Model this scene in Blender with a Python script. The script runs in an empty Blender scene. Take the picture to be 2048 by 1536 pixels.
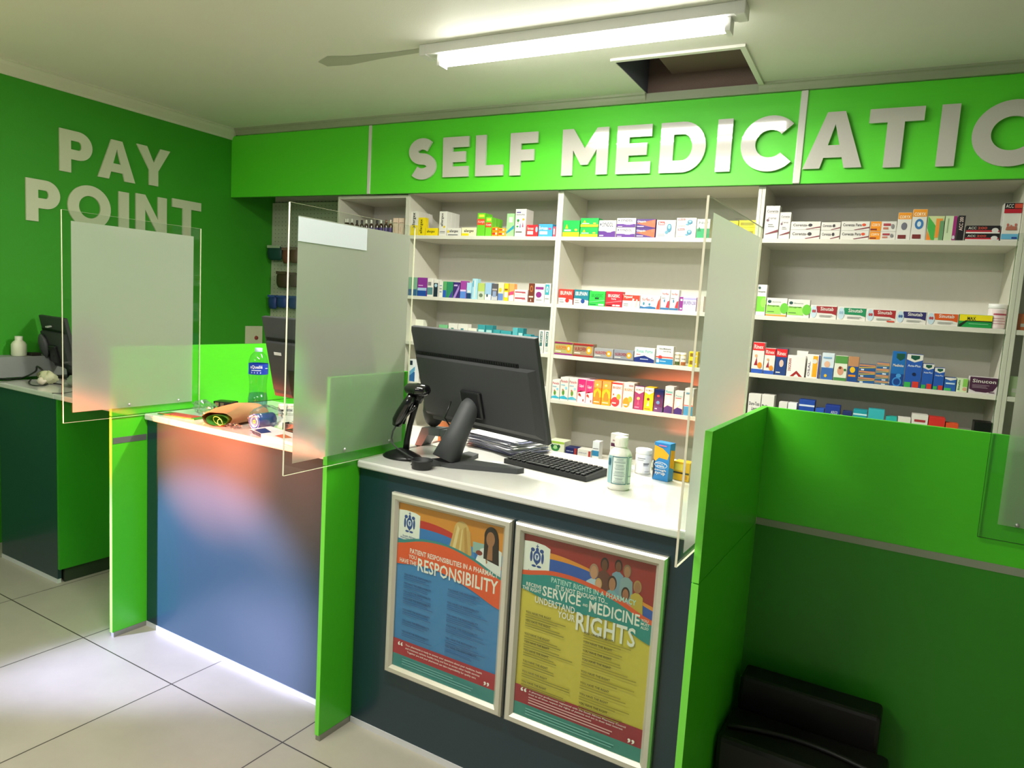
import bpy, bmesh, math, random
from mathutils import Vector, Matrix
random.seed(7)
PI = math.pi
scn = bpy.context.scene
col = scn.collection

# ------------------------------------------------------------ camera
FPX, YAW, PITCH, ROLL, EYE = 1410.13, 0.47625, -0.11014, 0.06024, 1.55
CA = -0.0566                      # the counters stand turned by this angle to the shelf wall
def _axes():
    cy, sy, cp, sp = math.cos(YAW), math.sin(YAW), math.cos(PITCH), math.sin(PITCH)
    f = Vector((-sy*cp, cy*cp, sp)); r = Vector((cy, sy, 0)); u = r.cross(f)
    cr, sr = math.cos(ROLL), math.sin(ROLL)
    return r*cr + u*sr, -r*sr + u*cr, f
RX, UX, FX = _axes()
cam_d = bpy.data.cameras.new('camera'); cam = bpy.data.objects.new('camera', cam_d); col.objects.link(cam)
m = Matrix((RX, UX, -FX)).transposed().to_4x4(); m.translation = Vector((0, 0, EYE)); cam.matrix_world = m
cam_d.sensor_width = 36; cam_d.lens = FPX/2048*36; cam_d.clip_start = .05
scn.camera = cam
scn.view_settings.view_transform = 'Standard'; scn.view_settings.look = 'None'
scn.view_settings.gamma = 1; scn.view_settings.use_curve_mapping = False
scn.view_settings.exposure = 0.32

# ------------------------------------------------------------ world and lights
w = bpy.data.worlds.new('world'); scn.world = w; w.use_nodes = True
w.node_tree.nodes['Background'].inputs[0].default_value = (.80, .80, 1.0, 1)
w.node_tree.nodes['Background'].inputs[1].default_value = 0.12

def area(name, loc, to, sx, sy, power, color, spread=180):
    d = bpy.data.lights.new(name, 'AREA'); d.shape = 'RECTANGLE'; d.size = sx; d.size_y = sy; d.energy = power; d.color = color
    d.spread = math.radians(spread)
    o = bpy.data.objects.new(name, d); col.objects.link(o); o.location = loc
    o.rotation_euler = (Vector(to)-Vector(loc)).to_track_quat('-Z', 'Y').to_euler(); return o
def spot(name, loc, to, power, color, deg, blend, size=.05):
    d = bpy.data.lights.new(name, 'SPOT'); d.energy = power; d.color = color; d.spot_size = math.radians(deg); d.spot_blend = blend
    d.shadow_soft_size = size
    o = bpy.data.objects.new(name, d); col.objects.link(o); o.location = loc
    o.rotation_euler = (Vector(to)-Vector(loc)).to_track_quat('-Z', 'Y').to_euler(); return o
area('tube_light', (-1.29, 2.84, 2.60), (-1.29, 2.70, 0), 1.25, .06, 48, (1, .98, .88))
area('tube_light_front', (-1.40, 1.15, 2.60), (-1.40, 1.15, 0), 1.3, .06, 34, (1, .98, .88))
area('added_tube_light_rear', (-2.3, -1.0, 2.60), (-2.3, -1.0, 0), 1.3, .06, 50, (1, .96, .92))  # added unseen tube behind the viewer, brightens floor and counter fronts
spot('added_blue_spot', (-4.15, -.35, .75), (-2.42, 1.96, .27), 1900, (.54, .56, 1.0), 23, .6, .05)  # added narrow blue spot, stands in for door daylight on the middle counter
spot('added_salmon_spot', (-3.9, -.1, 1.12), (-2.46, 1.96, .83), 5200, (1, .17, .07), 17, 1.0, .04)  # added salmon spot laying a pink sheen on the counter's upper front
spot('added_salmon_spot_wide', (-3.5, -.5, 1.25), (-2.05, 1.90, .80), 2300, (1, .22, .12), 15, 1.0, .04)  # second added salmon spot, carries the pink sheen further right
area('added_ceiling_uplight', (-3.6, .2, .9), (-3.9, .3, 3), .8, .8, 14, (1, .72, .46), 150)  # added uplight warming the left ceiling, no lamp hangs here

# ------------------------------------------------------------ helpers
def W(x, y, z=0.0):               # counter frame -> world
    c, s = math.cos(CA), math.sin(CA); return Vector((x*c-y*s, x*s+y*c, z))
def un(px, py, ax, val, fr='w'):  # where a sight line meets a plane
    d = FX + RX*((px-1024)/FPX) - UX*((py-768)/FPX)
    if fr == 'c':
        c, s = math.cos(CA), math.sin(CA); d = Vector((d.x*c+d.y*s, -d.x*s+d.y*c, d.z))
    o = Vector((0, 0, EYE)); i = 'xyz'.index(ax); return o + d*((val-o[i])/d[i])

def lin(h):
    h = h.lstrip('#'); return tuple(((int(h[i:i+2], 16)/255+.055)/1.055)**2.4 if int(h[i:i+2], 16) > 10 else int(h[i:i+2], 16)/255/12.92 for i in (0, 2, 4)) + (1,)
_mats = {}
def M(hexc, rough=.45, metal=0, coat=0, key=None, spec=.5, bump=0):
    k = (hexc, rough, metal, coat, bump)
    if k in _mats: return _mats[k]
    mt = bpy.data.materials.new('%s_%s' % (key or 'paint', hexc)); mt.use_nodes = True; nt = mt.node_tree
    b = nt.nodes['Principled BSDF']; c = lin(hexc)
    # a faint procedural unevenness of the surface
    nz = nt.nodes.new('ShaderNodeTexNoise'); nz.inputs['Scale'].default_value = 35
    mx = nt.nodes.new('ShaderNodeMix'); mx.data_type = 'RGBA'
    mx.inputs[6].default_value = tuple(v*.96 for v in c[:3])+(1,); mx.inputs[7].default_value = tuple(min(1, v*1.03) for v in c[:3])+(1,)
    nt.links.new(nz.outputs['Fac'], mx.inputs[0]); nt.links.new(mx.outputs[2], b.inputs['Base Color'])
    b.inputs['Roughness'].default_value = rough; b.inputs['Metallic'].default_value = metal
    b.inputs['Coat Weight'].default_value = coat; b.inputs['Coat Roughness'].default_value = .08
    b.inputs['Specular IOR Level'].default_value = spec
    if bump:
        bp = nt.nodes.new('ShaderNodeBump'); bp.inputs['Strength'].default_value = bump; bp.inputs['Distance'].default_value = .01
        n2 = nt.nodes.new('ShaderNodeTexNoise'); n2.inputs['Scale'].default_value = 90
        nt.links.new(n2.outputs['Fac'], bp.inputs['Height']); nt.links.new(bp.outputs[0], b.inputs['Normal'])
    _mats[k] = mt; return mt
def newmat(name):
    mt = bpy.data.materials.new(name); mt.use_nodes = True; nt = mt.node_tree; nt.nodes.clear()
    return mt, nt, nt.nodes.new('ShaderNodeOutputMaterial')

def mat_clear(name, tint=(.96, .98, .96), gloss=.10, rough=.02):
    mt, nt, out = newmat(name)
    t = nt.nodes.new('ShaderNodeBsdfTransparent'); t.inputs[0].default_value = tint+(1,)
    g = nt.nodes.new('ShaderNodeBsdfGlossy'); g.inputs['Roughness'].default_value = rough
    f0 = nt.nodes.new('ShaderNodeLayerWeight'); f0.inputs['Blend'].default_value = .5
    pw = nt.nodes.new('ShaderNodeMath'); pw.operation = 'POWER'; pw.inputs[1].default_value = 4
    f = nt.nodes.new('ShaderNodeMath'); f.operation = 'MULTIPLY_ADD'; f.inputs[1].default_value = gloss; f.inputs[2].default_value = gloss*.12
    nt.links.new(f0.outputs['Facing'], pw.inputs[0]); nt.links.new(pw.outputs[0], f.inputs[0])
    mx = nt.nodes.new('ShaderNodeMixShader')
    nt.links.new(f.outputs[0], mx.inputs[0]); nt.links.new(t.outputs[0], mx.inputs[1]); nt.links.new(g.outputs[0], mx.inputs[2])
    nt.links.new(mx.outputs[0], out.inputs[0]); return mt
ACRYLIC = mat_clear('clear_acrylic', (.93, .96, .93), .25)
PLASTIC = mat_clear('clear_plastic', (.82, .90, .90), .45, .08)
BAGFILM = mat_clear('bag_film', (.84, .90, .92), 1.0, .2)
WATER = mat_clear('bottle_water', (.58, .72, .95), .6, .15)
def mat_frost():
    mt, nt, out = newmat('frosted_film')
    r = nt.nodes.new('ShaderNodeBsdfRefraction'); r.inputs['Roughness'].default_value = .42; r.inputs['IOR'].default_value = 1.25
    r.inputs[0].default_value = (.80, .83, .80, 1)
    d = nt.nodes.new('ShaderNodeBsdfDiffuse'); d.inputs[0].default_value = (.82, .82, .74, 1)
    tr = nt.nodes.new('ShaderNodeBsdfTranslucent'); tr.inputs[0].default_value = (.82, .82, .74, 1)
    nz = nt.nodes.new('ShaderNodeTexNoise'); nz.inputs['Scale'].default_value = 400
    rp = nt.nodes.new('ShaderNodeMapRange'); rp.inputs[3].default_value = .42; rp.inputs[4].default_value = .52
    nt.links.new(nz.outputs['Fac'], rp.inputs[0])
    a = nt.nodes.new('ShaderNodeMixShader'); a.inputs[0].default_value = .5
    b = nt.nodes.new('ShaderNodeMixShader')
    nt.links.new(rp.outputs[0], b.inputs[0])
    nt.links.new(d.outputs[0], a.inputs[1]); nt.links.new(tr.outputs[0], a.inputs[2])
    nt.links.new(r.outputs[0], b.inputs[1]); nt.links.new(a.outputs[0], b.inputs[2]); nt.links.new(b.outputs[0], out.inputs[0])
    return mt
FROST = mat_frost()
def mat_emit(name, color, s):
    mt, nt, out = newmat(name); e = nt.nodes.new('ShaderNodeEmission'); e.inputs[0].default_value = color+(1,); e.inputs[1].default_value = s
    nt.links.new(e.outputs[0], out.inputs[0]); return mt
TUBE = mat_emit('tube_glow', (1, .98, .92), 20)
def mat_floor():
    mt = bpy.data.materials.new('floor_tiles'); mt.use_nodes = True; nt = mt.node_tree; b = nt.nodes['Principled BSDF']
    tc = nt.nodes.new('ShaderNodeTexCoord'); mp = nt.nodes.new('ShaderNodeMapping'); T = .6283
    mp.inputs['Scale'].default_value = (1/T, 1/T, 1); mp.inputs['Location'].default_value = (3.668/T, -1.6061/T, 0)
    br = nt.nodes.new('ShaderNodeTexBrick'); br.offset = 0; br.squash = 1; br.inputs['Scale'].default_value = 1
    br.inputs['Brick Width'].default_value = 1; br.inputs['Row Height'].default_value = 1; br.inputs['Mortar Size'].default_value = .0042
    br.inputs['Mortar Smooth'].default_value = .1
    br.inputs['Color1'].default_value = lin('a8a294'); br.inputs['Color2'].default_value = lin('a29c8e'); br.inputs['Mortar'].default_value = lin('3c3630')
    nz = nt.nodes.new('ShaderNodeTexNoise'); nz.inputs['Scale'].default_value = 3.5; nz.inputs['Detail'].default_value = 9; nz.inputs['Roughness'].default_value = .65
    rp = nt.nodes.new('ShaderNodeMapRange'); rp.inputs[3].default_value = .82; rp.inputs[4].default_value = 1.15
    mx = nt.nodes.new('ShaderNodeMix'); mx.data_type = 'RGBA'; mx.blend_type = 'MULTIPLY'; mx.inputs[0].default_value = 1
    cb = nt.nodes.new('ShaderNodeCombineColor')
    nt.links.new(tc.outputs['Object'], mp.inputs[0]); nt.links.new(mp.outputs[0], br.inputs[0]); nt.links.new(tc.outputs['Object'], nz.inputs[0])
    nt.links.new(nz.outputs['Fac'], rp.inputs[0])
    for i in range(3): nt.links.new(rp.outputs[0], cb.inputs[i])
    nt.links.new(br.outputs['Color'], mx.inputs[6]); nt.links.new(cb.outputs[0], mx.inputs[7]); nt.links.new(mx.outputs[2], b.inputs['Base Color'])
    b.inputs['Roughness'].default_value = .42
    bp = nt.nodes.new('ShaderNodeBump'); bp.inputs['Strength'].default_value = .12; nt.links.new(nz.outputs['Fac'], bp.inputs['Height']); nt.links.new(bp.outputs[0], b.inputs['Normal'])
    return mt
def mat_plaster(name, hexc, amount=.1, hx2=None):
    mt = bpy.data.materials.new(name); mt.use_nodes = True; nt = mt.node_tree; b = nt.nodes['Principled BSDF']
    nz = nt.nodes.new('ShaderNodeTexNoise'); nz.inputs['Scale'].default_value = 2.5; nz.inputs['Detail'].default_value = 6
    tc = nt.nodes.new('ShaderNodeTexCoord'); nt.links.new(tc.outputs['Object'], nz.inputs[0])
    mx = nt.nodes.new('ShaderNodeMix'); mx.data_type = 'RGBA'; c = lin(hexc)
    mx.inputs[6].default_value = tuple(v*(1-amount) for v in c[:3])+(1,); mx.inputs[7].default_value = c if not hx2 else lin(hx2)
    nt.links.new(nz.outputs['Fac'], mx.inputs[0]); nt.links.new(mx.outputs[2], b.inputs['Base Color'])
    b.inputs['Roughness'].default_value = .6
    n2 = nt.nodes.new('ShaderNodeTexNoise'); n2.inputs['Scale'].default_value = 160; nt.links.new(tc.outputs['Object'], n2.inputs[0])
    bp = nt.nodes.new('ShaderNodeBump'); bp.inputs['Strength'].default_value = .15; bp.inputs['Distance'].default_value = .004
    nt.links.new(n2.outputs['Fac'], bp.inputs['Height']); nt.links.new(bp.outputs[0], b.inputs['Normal'])
    return mt

class B:
    """collects faces of one mesh"""
    def __init__(s): s.v = []; s.f = []; s.m = []; s.ms = []; s.sm = []
    def mi(s, mat):
        if mat not in s.ms: s.ms.append(mat)
        return s.ms.index(mat)
    def add(s, vs, fs, mat, smooth=False):
        n = len(s.v); s.v += [tuple(v) for v in vs]; k = s.mi(mat)
        for f in fs: s.f.append(tuple(i+n for i in f)); s.m.append(k); s.sm.append(smooth)
        return s
    def box(s, x0, x1, y0, y1, z0, z1, mat, bev=0):
        if bev <= 0:
            vs = [(x, y, z) for z in (z0, z1) for y in (y0, y1) for x in (x0, x1)]
            return s.add(vs, [(0, 2, 3, 1), (4, 5, 7, 6), (0, 1, 5, 4), (2, 6, 7, 3), (0, 4, 6, 2), (1, 3, 7, 5)], mat)
        bm = bmesh.new(); bmesh.ops.create_cube(bm, size=1)
        for v in bm.verts: v.co = Vector((x0+(v.co.x+.5)*(x1-x0), y0+(v.co.y+.5)*(y1-y0), z0+(v.co.z+.5)*(z1-z0)))
        bmesh.ops.bevel(bm, geom=list(bm.edges), offset=bev, segments=2, affect='EDGES', profile=.5)
        bm.verts.index_update(); s.add([v.co[:] for v in bm.verts], [[v.index for v in f.verts] for f in bm.faces], mat); bm.free(); return s
    def prism(s, poly, y0, y1, mat, axis='y'):
        # poly: (a, b) ccw seen from -y, extruded from y0 to y1
        n = len(poly)
        mk = {'y': lambda p, t: (p[0], t, p[1]), 'z': lambda p, t: (p[0], p[1], t), 'x': lambda p, t: (t, p[0], p[1])}[axis]
        vs = [mk(p, y0) for p in poly]+[mk(p, y1) for p in poly]
        fs = [tuple(range(n)), tuple(reversed(range(n, 2*n)))]+[(i, i+n, (i+1) % n+n, (i+1) % n) for i in range(n)]
        return s.add(vs, fs, mat)
    def lathe(s, prof, mat, c=(0, 0, 0), n=28, caps=True, smooth=True, a0=0, a1=2*PI):
        full = abs(a1-a0-2*PI) < 1e-6; k = n if full else n+1
        vs = []; fs = []
        for r, z in prof:
            for i in range(k):
                a = a0+(a1-a0)*i/n; vs.append((c[0]+r*math.cos(a), c[1]+r*math.sin(a), c[2]+z))
        for j in range(len(prof)-1):
            for i in range(n):
                i2 = (i+1) % k if full else i+1
                fs.append((j*k+i, j*k+i2, (j+1)*k+i2, (j+1)*k+i))
        s.add(vs, fs, mat, smooth)
        if caps and full:
            if prof[0][0] > 1e-4: s.add(vs[:k], [tuple(reversed(range(k)))], mat)
            if prof[-1][0] > 1e-4: s.add(vs[-k:], [tuple(range(k))], mat)
        return s
    def tube(s, pts, r, mat, n=10, taper=None):
        pts = [Vector(p) for p in pts]; vs = []; fs = []; prev = None
        for i, p in enumerate(pts):
            t = (pts[min(i+1, len(pts)-1)]-pts[max(i-1, 0)]).normalized()
            a = (prev - t*prev.dot(t)).normalized() if prev is not None else (t.orthogonal().normalized())
            prev = a; b = t.cross(a); rr = taper[i] if taper else r
            for k in range(n): q = 2*PI*k/n; vs.append(p+a*math.cos(q)*rr+b*math.sin(q)*rr)
        for i in range(len(pts)-1):
            for k in range(n): fs.append((i*n+k, i*n+(k+1) % n, (i+1)*n+(k+1) % n, (i+1)*n+k))
        fs += [tuple(reversed(range(n))), tuple(range((len(pts)-1)*n, len(pts)*n))]
        return s.add(vs, fs, mat, True)
    def blob(s, c, r, mat, seed=0, amp=.15, n=20, rings=12, sq=1):
        rnd = random.Random(seed); ph = [rnd.uniform(0, 6) for _ in range(6)]; vs = []; fs = []
        for j in range(rings+1):
            th = PI*j/rings
            for i in range(n):
                a = 2*PI*i/n; k = 1+amp*(math.sin(3*a+ph[0])*math.sin(2*th+ph[1])+.6*math.sin(7*a+ph[2]+3*th)*math.sin(th)+.5*math.sin(11*th+ph[3]+5*a)*math.sin(th))
                vs.append((c[0]+r[0]*k*math.sin(th)*math.cos(a), c[1]+r[1]*k*math.sin(th)*math.sin(a), c[2]+r[2]*k*math.cos(th)))
        for j in range(rings):
            for i in range(n): fs.append((j*n+i, (j+1)*n+i, (j+1)*n+(i+1) % n, j*n+(i+1) % n))
        return s.add(vs, fs, mat, True)
    # --- flat art on a front face: rectangle (x0,z0)-(x1,z1) in plane y
    def art(s, x0, z0, x1, z1, y, items, eps=.0006):
        def P(u, v, k): return (x0+(x1-x0)*u, y-eps*(1+k*.6), z0+(z1-z0)*v)
        for k, it in enumerate(items):
            if it[0] == 'o':
                _, cu, cv, ru, rv, c = it; n = 20
                s.add([P(cu+ru*math.cos(2*PI*i/n), cv+rv*math.sin(2*PI*i/n), k) for i in range(n)], [tuple(range(n))], ink(c))
            elif it[0] == 'p':
                s.add([P(u, v, k) for u, v in it[1]], [tuple(range(len(it[1])))], ink(it[2]))
            elif len(it) == 5:
                u0, v0, u1, v1, c = it; s.add([P(u0, v0, k), P(u1, v0, k), P(u1, v1, k), P(u0, v1, k)], [(0, 1, 2, 3)], ink(c))
            else:
                u0, v0, u1, v1, c, t = it[:6]; vs, fs = textmesh(t)
                if len(it) > 6 and it[6] == 90: vs = [(1-b, a) for a, b in vs]
                s.add([P(u0+a*(u1-u0), v0+b*(v1-v0), k) for a, b in vs], fs, ink(c))
        return s
    def data(s, name):
        me = bpy.data.meshes.new(name); me.from_pydata(s.v, [], s.f)
        for mt in s.ms: me.materials.append(mt)
        me.polygons.foreach_set('material_index', s.m); me.polygons.foreach_set('use_smooth', s.sm); me.update(); return me
    def build(s, name, parent=None, loc=None, rz=0, rot=None):
        o = bpy.data.objects.new(name, s.data(name)); col.objects.link(o)
        if parent: o.parent = parent
        if loc is not None: o.location = loc
        if rot: o.rotation_euler = rot
        elif rz: o.rotation_euler = (0, 0, rz)
        return o
def ink(c):
    if not isinstance(c, str): return c
    return M(c, .4, key='print')
_tx = {}
def textmesh(t):
    if t in _tx: return _tx[t]
    cu = bpy.data.curves.new('t', 'FONT'); cu.body = t; cu.resolution_u = 2; cu.offset = .018; cu.space_character = 1.04; cu.fill_mode = 'FRONT'
    o = bpy.data.objects.new('t', cu); col.objects.link(o); dg = bpy.context.evaluated_depsgraph_get(); dg.update()
    ev = o.evaluated_get(dg); me = ev.to_mesh(); vs = [v.co[:2] for v in me.vertices]; fs = [tuple(p.vertices) for p in me.polygons]
    ev.to_mesh_clear(); bpy.data.objects.remove(o); bpy.data.curves.remove(cu)
    xs = [v[0] for v in vs]; ys = [v[1] for v in vs]; a, b, c, d = min(xs), max(xs), min(ys), max(ys)
    vs = [((x-a)/(b-a), (y-c)/(d-c)) for x, y in vs]; _tx[t] = (vs, fs); return _tx[t]
def tag(o, label, cat, group=None, kind=None):
    o['label'] = label; o['category'] = cat
    if group: o['group'] = group
    if kind: o['kind'] = kind
    return o
def thing(name, label, cat, loc=(0, 0, 0), rz=0, group=None):
    o = bpy.data.objects.new(name, None); col.objects.link(o); o.empty_display_size = .05
    o.location = loc; o.rotation_euler = (0, 0, rz); return tag(o, label, cat, group)
def cthing(name, label, cat, x, y, z=0, rz=0, group=None): return thing(name, label, cat, W(x, y, z), CA+rz, group)
def struct(name, b, loc=None, rz=0):
    o = b.build(name, None, loc, rz); o['kind'] = 'structure'; return o

GREEN = M('4fd022', .34, key='green_laminate'); GREEN_SHADED = M('2f8e18', .42, key='green_laminate')  # the second green is a darker copy, shade put into its colour
WALLG = mat_plaster('green_wall_paint', '35a018', .12)
CEIL = mat_plaster('ceiling_paint', 'e2e2d4', .05)
WHITE = M('dedbce', .35, key='white_melamine'); WHITE2 = M('dcdacf', .5, key='white_melamine')
WTOP = M('d6d5cf', .16, coat=.5, key='worktop_laminate')
DARK = M('16303a', .30, coat=.25, key='slate_laminate')
ALU = M('b9bab6', .35, .7, key='aluminium'); GREYSTRIP = M('9aa48c', .4, .2, key='edging')
BLACK = M('101112', .35, key='black_plastic'); BLACKM = M('1d1f21', .55, key='black_plastic'); GREYP = M('4a4c4e', .5, key='grey_plastic')
CARTON = M('f1efe8', .5, key='carton')
EDGE = M('efe9cf', .25, key='acrylic_edge')

# ------------------------------------------------------------ the room
XL, YS, YBK, ZC = -4.42, 3.83, 4.21, 2.72
struct('floor', B().box(-6, 7, -5, 6, -.06, 0, mat_floor()), (0, 0, 0), CA)
struct('wall_left', B().box(XL-.12, XL, -3.2, YBK+.12, 0, ZC+.06, WALLG))
struct('wall_back', B().box(XL, 3.2, YBK+.02, YBK+.12, 0, ZC+.06, mat_plaster('back_wall_paint', 'd2d0c4', .05)))
struct('wall_right', B().box(3.2, 3.32, -3.2, YBK+.12, 0, ZC+.06, mat_plaster('right_wall_paint', 'cfcdbc', .05)))
HX0, HX1, HY0, HY1 = -1.245, -.665, 3.245, 3.79
cb = B()
for a in ((XL, HX0, -3.2, YBK+.02), (HX1, 3.2, -3.2, YBK+.02), (HX0, HX1, -3.2, HY0), (HX0, HX1, HY1, YBK+.02)):
    cb.box(a[0], a[1], a[2], a[3], ZC, ZC+.004, CEIL)
struct('ceiling', cb)
# stain patch of old filler left of the lamp
st = B(); f0 = [un(x, y, 'z', ZC-.001) for x, y in ((636, 124), (655, 112), (700, 112), (790, 104), (845, 96), (850, 104), (760, 118), (700, 130), (655, 133))]
st.add(f0, [tuple(range(len(f0)))], mat_plaster('old_filler', 'b9bba8', .25)); struct('trim_5', st)
ht = thing('ceiling_hatch', 'open square ceiling hatch with white trim and dark void above', 'hatch', (0, 0, 0))
hb = B(); DK = M('5a5668', .9, key='dark_void'); BRN = M('746056', .9, key='raw_board', bump=.3)
hb.box(HX0-.02, HX0, HY0, HY1, ZC+.004, ZC+.5, DK).box(HX1, HX1+.02, HY0, HY1, ZC+.004, ZC+.5, DK).box(HX0, HX1, HY0-.02, HY0, ZC+.004, ZC+.5, DK)
hb.box(HX0, HX1, HY1, HY1+.02, ZC+.004, ZC+.5, BRN).box(HX0, HX1, HY0, HY1, ZC+.5, ZC+.52, DK).build('shaft', ht)
B().box(HX0+.13, HX1-.01, HY0+.24, HY1-.01, ZC+.09, ZC+.105, BRN).build('loose_board', ht)
tb = B(); TW = M('dfe0d2', .5, key='white_trim')
tb.box(HX0-.004, HX1+.025, HY0-.025, HY0, ZC-.012, ZC, TW).box(HX1, HX1+.025, HY0, HY1, ZC-.012, ZC, TW)
tb.build('trim_frame', ht)
# cornices: profile swept along the walls
CORN = mat_plaster('cornice_paint', 'd6dcc2', .12)
def cornice_prof(s): return [(0, ZC-.072), (.010*s, ZC-.072), (.014*s, ZC-.058), (.03*s, ZC-.045), (.05*s, ZC-.028), (.062*s, ZC-.012), (.072*s, ZC-.010), (.072*s, ZC), (0, ZC)]
b = B(); pr = [(XL+x, z) for x, z in cornice_prof(1)]; b.prism(pr, -3.2, 3.80, CORN); struct('trim_1', b)
b = B(); mould = [(3.79, 2.6755), (3.79, ZC), (3.748, ZC), (3.750, ZC-.010), (3.758, ZC-.014), (3.762, ZC-.028), (3.772, 2.6755)]
CORN2 = mat_plaster('old_cornice', 'a9b394', .3)
b.prism(mould, XL+.07, HX0-.0, CORN2, 'x'); b.prism(mould, HX1+.0, 3.2, CORN2, 'x'); b.box(HX0, HX1, 3.772, 3.79, 2.6755, ZC, CORN2); struct('trim_2', b)

# lamp
def batten(x0, x1, y, label):
    L = thing('fluorescent_batten', label, 'ceiling lamp', ((x0+x1)/2, y, ZC)); h = (x1-x0)/2; WM = M('dcdcd6', .4, key='lamp_housing')
    B().box(-h, h, -.055, .03, -.045, 0, WM, .004).build('housing', L)
    B().box(-h-.004, -h+.035, -.056, .031, -.049, .0, WM, .004).build('end_cap', L); B().box(h-.035, h+.004, -.056, .031, -.049, 0, WM, .004).build('end_cap', L)
    prof = [(.036*math.cos(a), -.062+.030*math.sin(a)) for a in [PI-.55+(PI+1.1)*i/16 for i in range(17)]]
    b = B(); b.prism(list(prof), -h+.10, h-.07, TUBE, 'x')
    o = b.build('diffuser', L); o.location.y = -.005
    B().box(-h+.085, -h+.10, -.035, .03, -.095, -.046, WM).build('lamp_holder', L); B().box(h-.07, h-.05, -.035, .03, -.095, -.046, WM).build('lamp_holder', L)
    return L
batten(-2.02, -.57, 2.84, 'lit white fluorescent batten on ceiling left of the open hatch')
batten(-2.10, -.70, 1.15, 'lit fluorescent batten on ceiling above the customers, nearer the viewer')
batten(-3.0, -1.6, -1.0, 'lit fluorescent batten on ceiling near the shop entrance, behind the viewer')

# ------------------------------------------------------------ lettering cut from sheet
def arc(cx, cy, rx, ry, a0, a1, n=18): return [(cx+rx*math.cos(math.radians(a0+(a1-a0)*i/n)), cy+ry*math.sin(math.radians(a0+(a1-a0)*i/n))) for i in range(n+1)]
def strip(outer, inner):
    return [[outer[i], inner[i], inner[i+1], outer[i+1]] for i in range(len(outer)-1)]
def stroke(path, t):
    L = []; R = []
    for i, p in enumerate(path):
        a = path[max(i-1, 0)]; b = path[min(i+1, len(path)-1)]; dx, dy = b[0]-a[0], b[1]-a[1]; l = math.hypot(dx, dy)
        nx, ny = -dy/l*t/2, dx/l*t/2; L.append((p[0]+nx, p[1]+ny)); R.append((p[0]-nx, p[1]-ny))
    return strip(L, R)
def glyph(ch, w, h, t):
    v = t*.88; Z = []
    def R(a, b, c, d): Z.append([(a, b), (c, b), (c, d), (a, d)])
    if ch == 'I': R(0, 0, w, h)
    elif ch == 'L': R(0, 0, t, h); R(t, 0, w, v)
    elif ch in 'EF':
        R(0, 0, t, h); R(t, h-v, w, h); c = h*.5 if ch == 'E' else h*.47; R(t, c-v/2, w*.88, c+v/2)
        if ch == 'E': R(t, 0, w, v)
    elif ch == 'T': R(0, h-v, w, h); R(w/2-t/2, 0, w/2+t/2, h-v)
    elif ch == 'M':
        R(0, 0, t*.95, h); R(w-t*.95, 0, w, h); q = t*1.05
        Z.append([(t*.95, h), (t*.95, h-q*1.55), (w/2-q*.28, h*.22), (w/2+q*.28, h*.22), (w/2, h*.22+q*1.2)])
        Z.append([(w-t*.95, h), (w/2, h*.22+q*1.2), (w/2+q*.28, h*.22), (w-t*.95, h-q*1.55)])
    elif ch == 'N': R(0, 0, t, h); R(w-t, 0, w, h); Z.append([(t, h), (t, h-t*1.45), (w-t, 0), (w-t, t*1.45)])
    elif ch == 'A':
        ap = w/2; k = t*.55
        Z.append([(0, 0), (t*1.08, 0), (ap, h*.78), (ap, h), (ap-k, h)]); Z.append([(w-t*1.08, 0), (w, 0), (ap+k, h), (ap, h), (ap, h*.78)])
        Z.append([(w*.34, h*.19), (w*.66, h*.19), (w*.60, h*.19+v*.92), (w*.40, h*.19+v*.92)])
    elif ch == 'Y':
        Z.append([(0, h), (w/2-t/2, h*.40), (w/2, h*.40), (w/2, h*.60), (t*1.1, h)]); Z.append([(w, h), (w-t*1.1, h), (w/2, h*.60), (w/2, h*.40), (w/2+t/2, h*.40)]); R(w/2-t/2, 0, w/2+t/2, h*.40)
    elif ch == 'P':
        R(0, 0, t, h); r = h*.34; cy = h-r; cx = w-r; R(t, h-v, cx, h); R(t, cy-r, cx, cy-r+v)
        Z += strip(arc(cx, cy, r, r, -90, 90), arc(cx, cy, r-t, r-v, -90, 90))
    elif ch == 'D':
        R(0, 0, t, h); r = h/2; cx = max(t, w-r*.95); R(t, h-v, cx, h); R(t, 0, cx, v); Z += strip(arc(cx, r, w-cx, r, -90, 90), arc(cx, r, w-cx-t, r-v, -90, 90))
    elif ch == 'O': Z += strip(arc(w/2, h/2, w/2, h/2, 0, 360, 48), arc(w/2, h/2, w/2-t, h/2-t*.96, 0, 360, 48))
    elif ch == 'C': r = w*.53; Z += strip(arc(r, h/2, r, h/2, 42, 318, 40), arc(r, h/2, r-t, h/2-t*.96, 42, 318, 40))
    elif ch == 'S':
        hh = (h-t*.9)/2; rr = hh/2; rw = (w-t)/2
        path = arc(w/2+.0*w, h-t*.45-rr, rw*.98, rr, 38, 255, 22)+arc(w/2, t*.45+rr, rw, rr, 75, -145, 22)
        Z += stroke(path, t*.97)
    return Z
def letter(name, ch, w, h, t, d, mat, parent, loc, rot=None):
    b = B()
    for P in glyph(ch, w, h, t):
        a = sum(P[i][0]*P[(i+1) % len(P)][1]-P[(i+1) % len(P)][0]*P[i][1] for i in range(len(P)))
        b.prism(P if a > 0 else list(reversed(P)), -d, 0, mat)
    o = b.build(name, parent, loc); o.rotation_euler = rot or (0, 0, 0); return o

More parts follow.
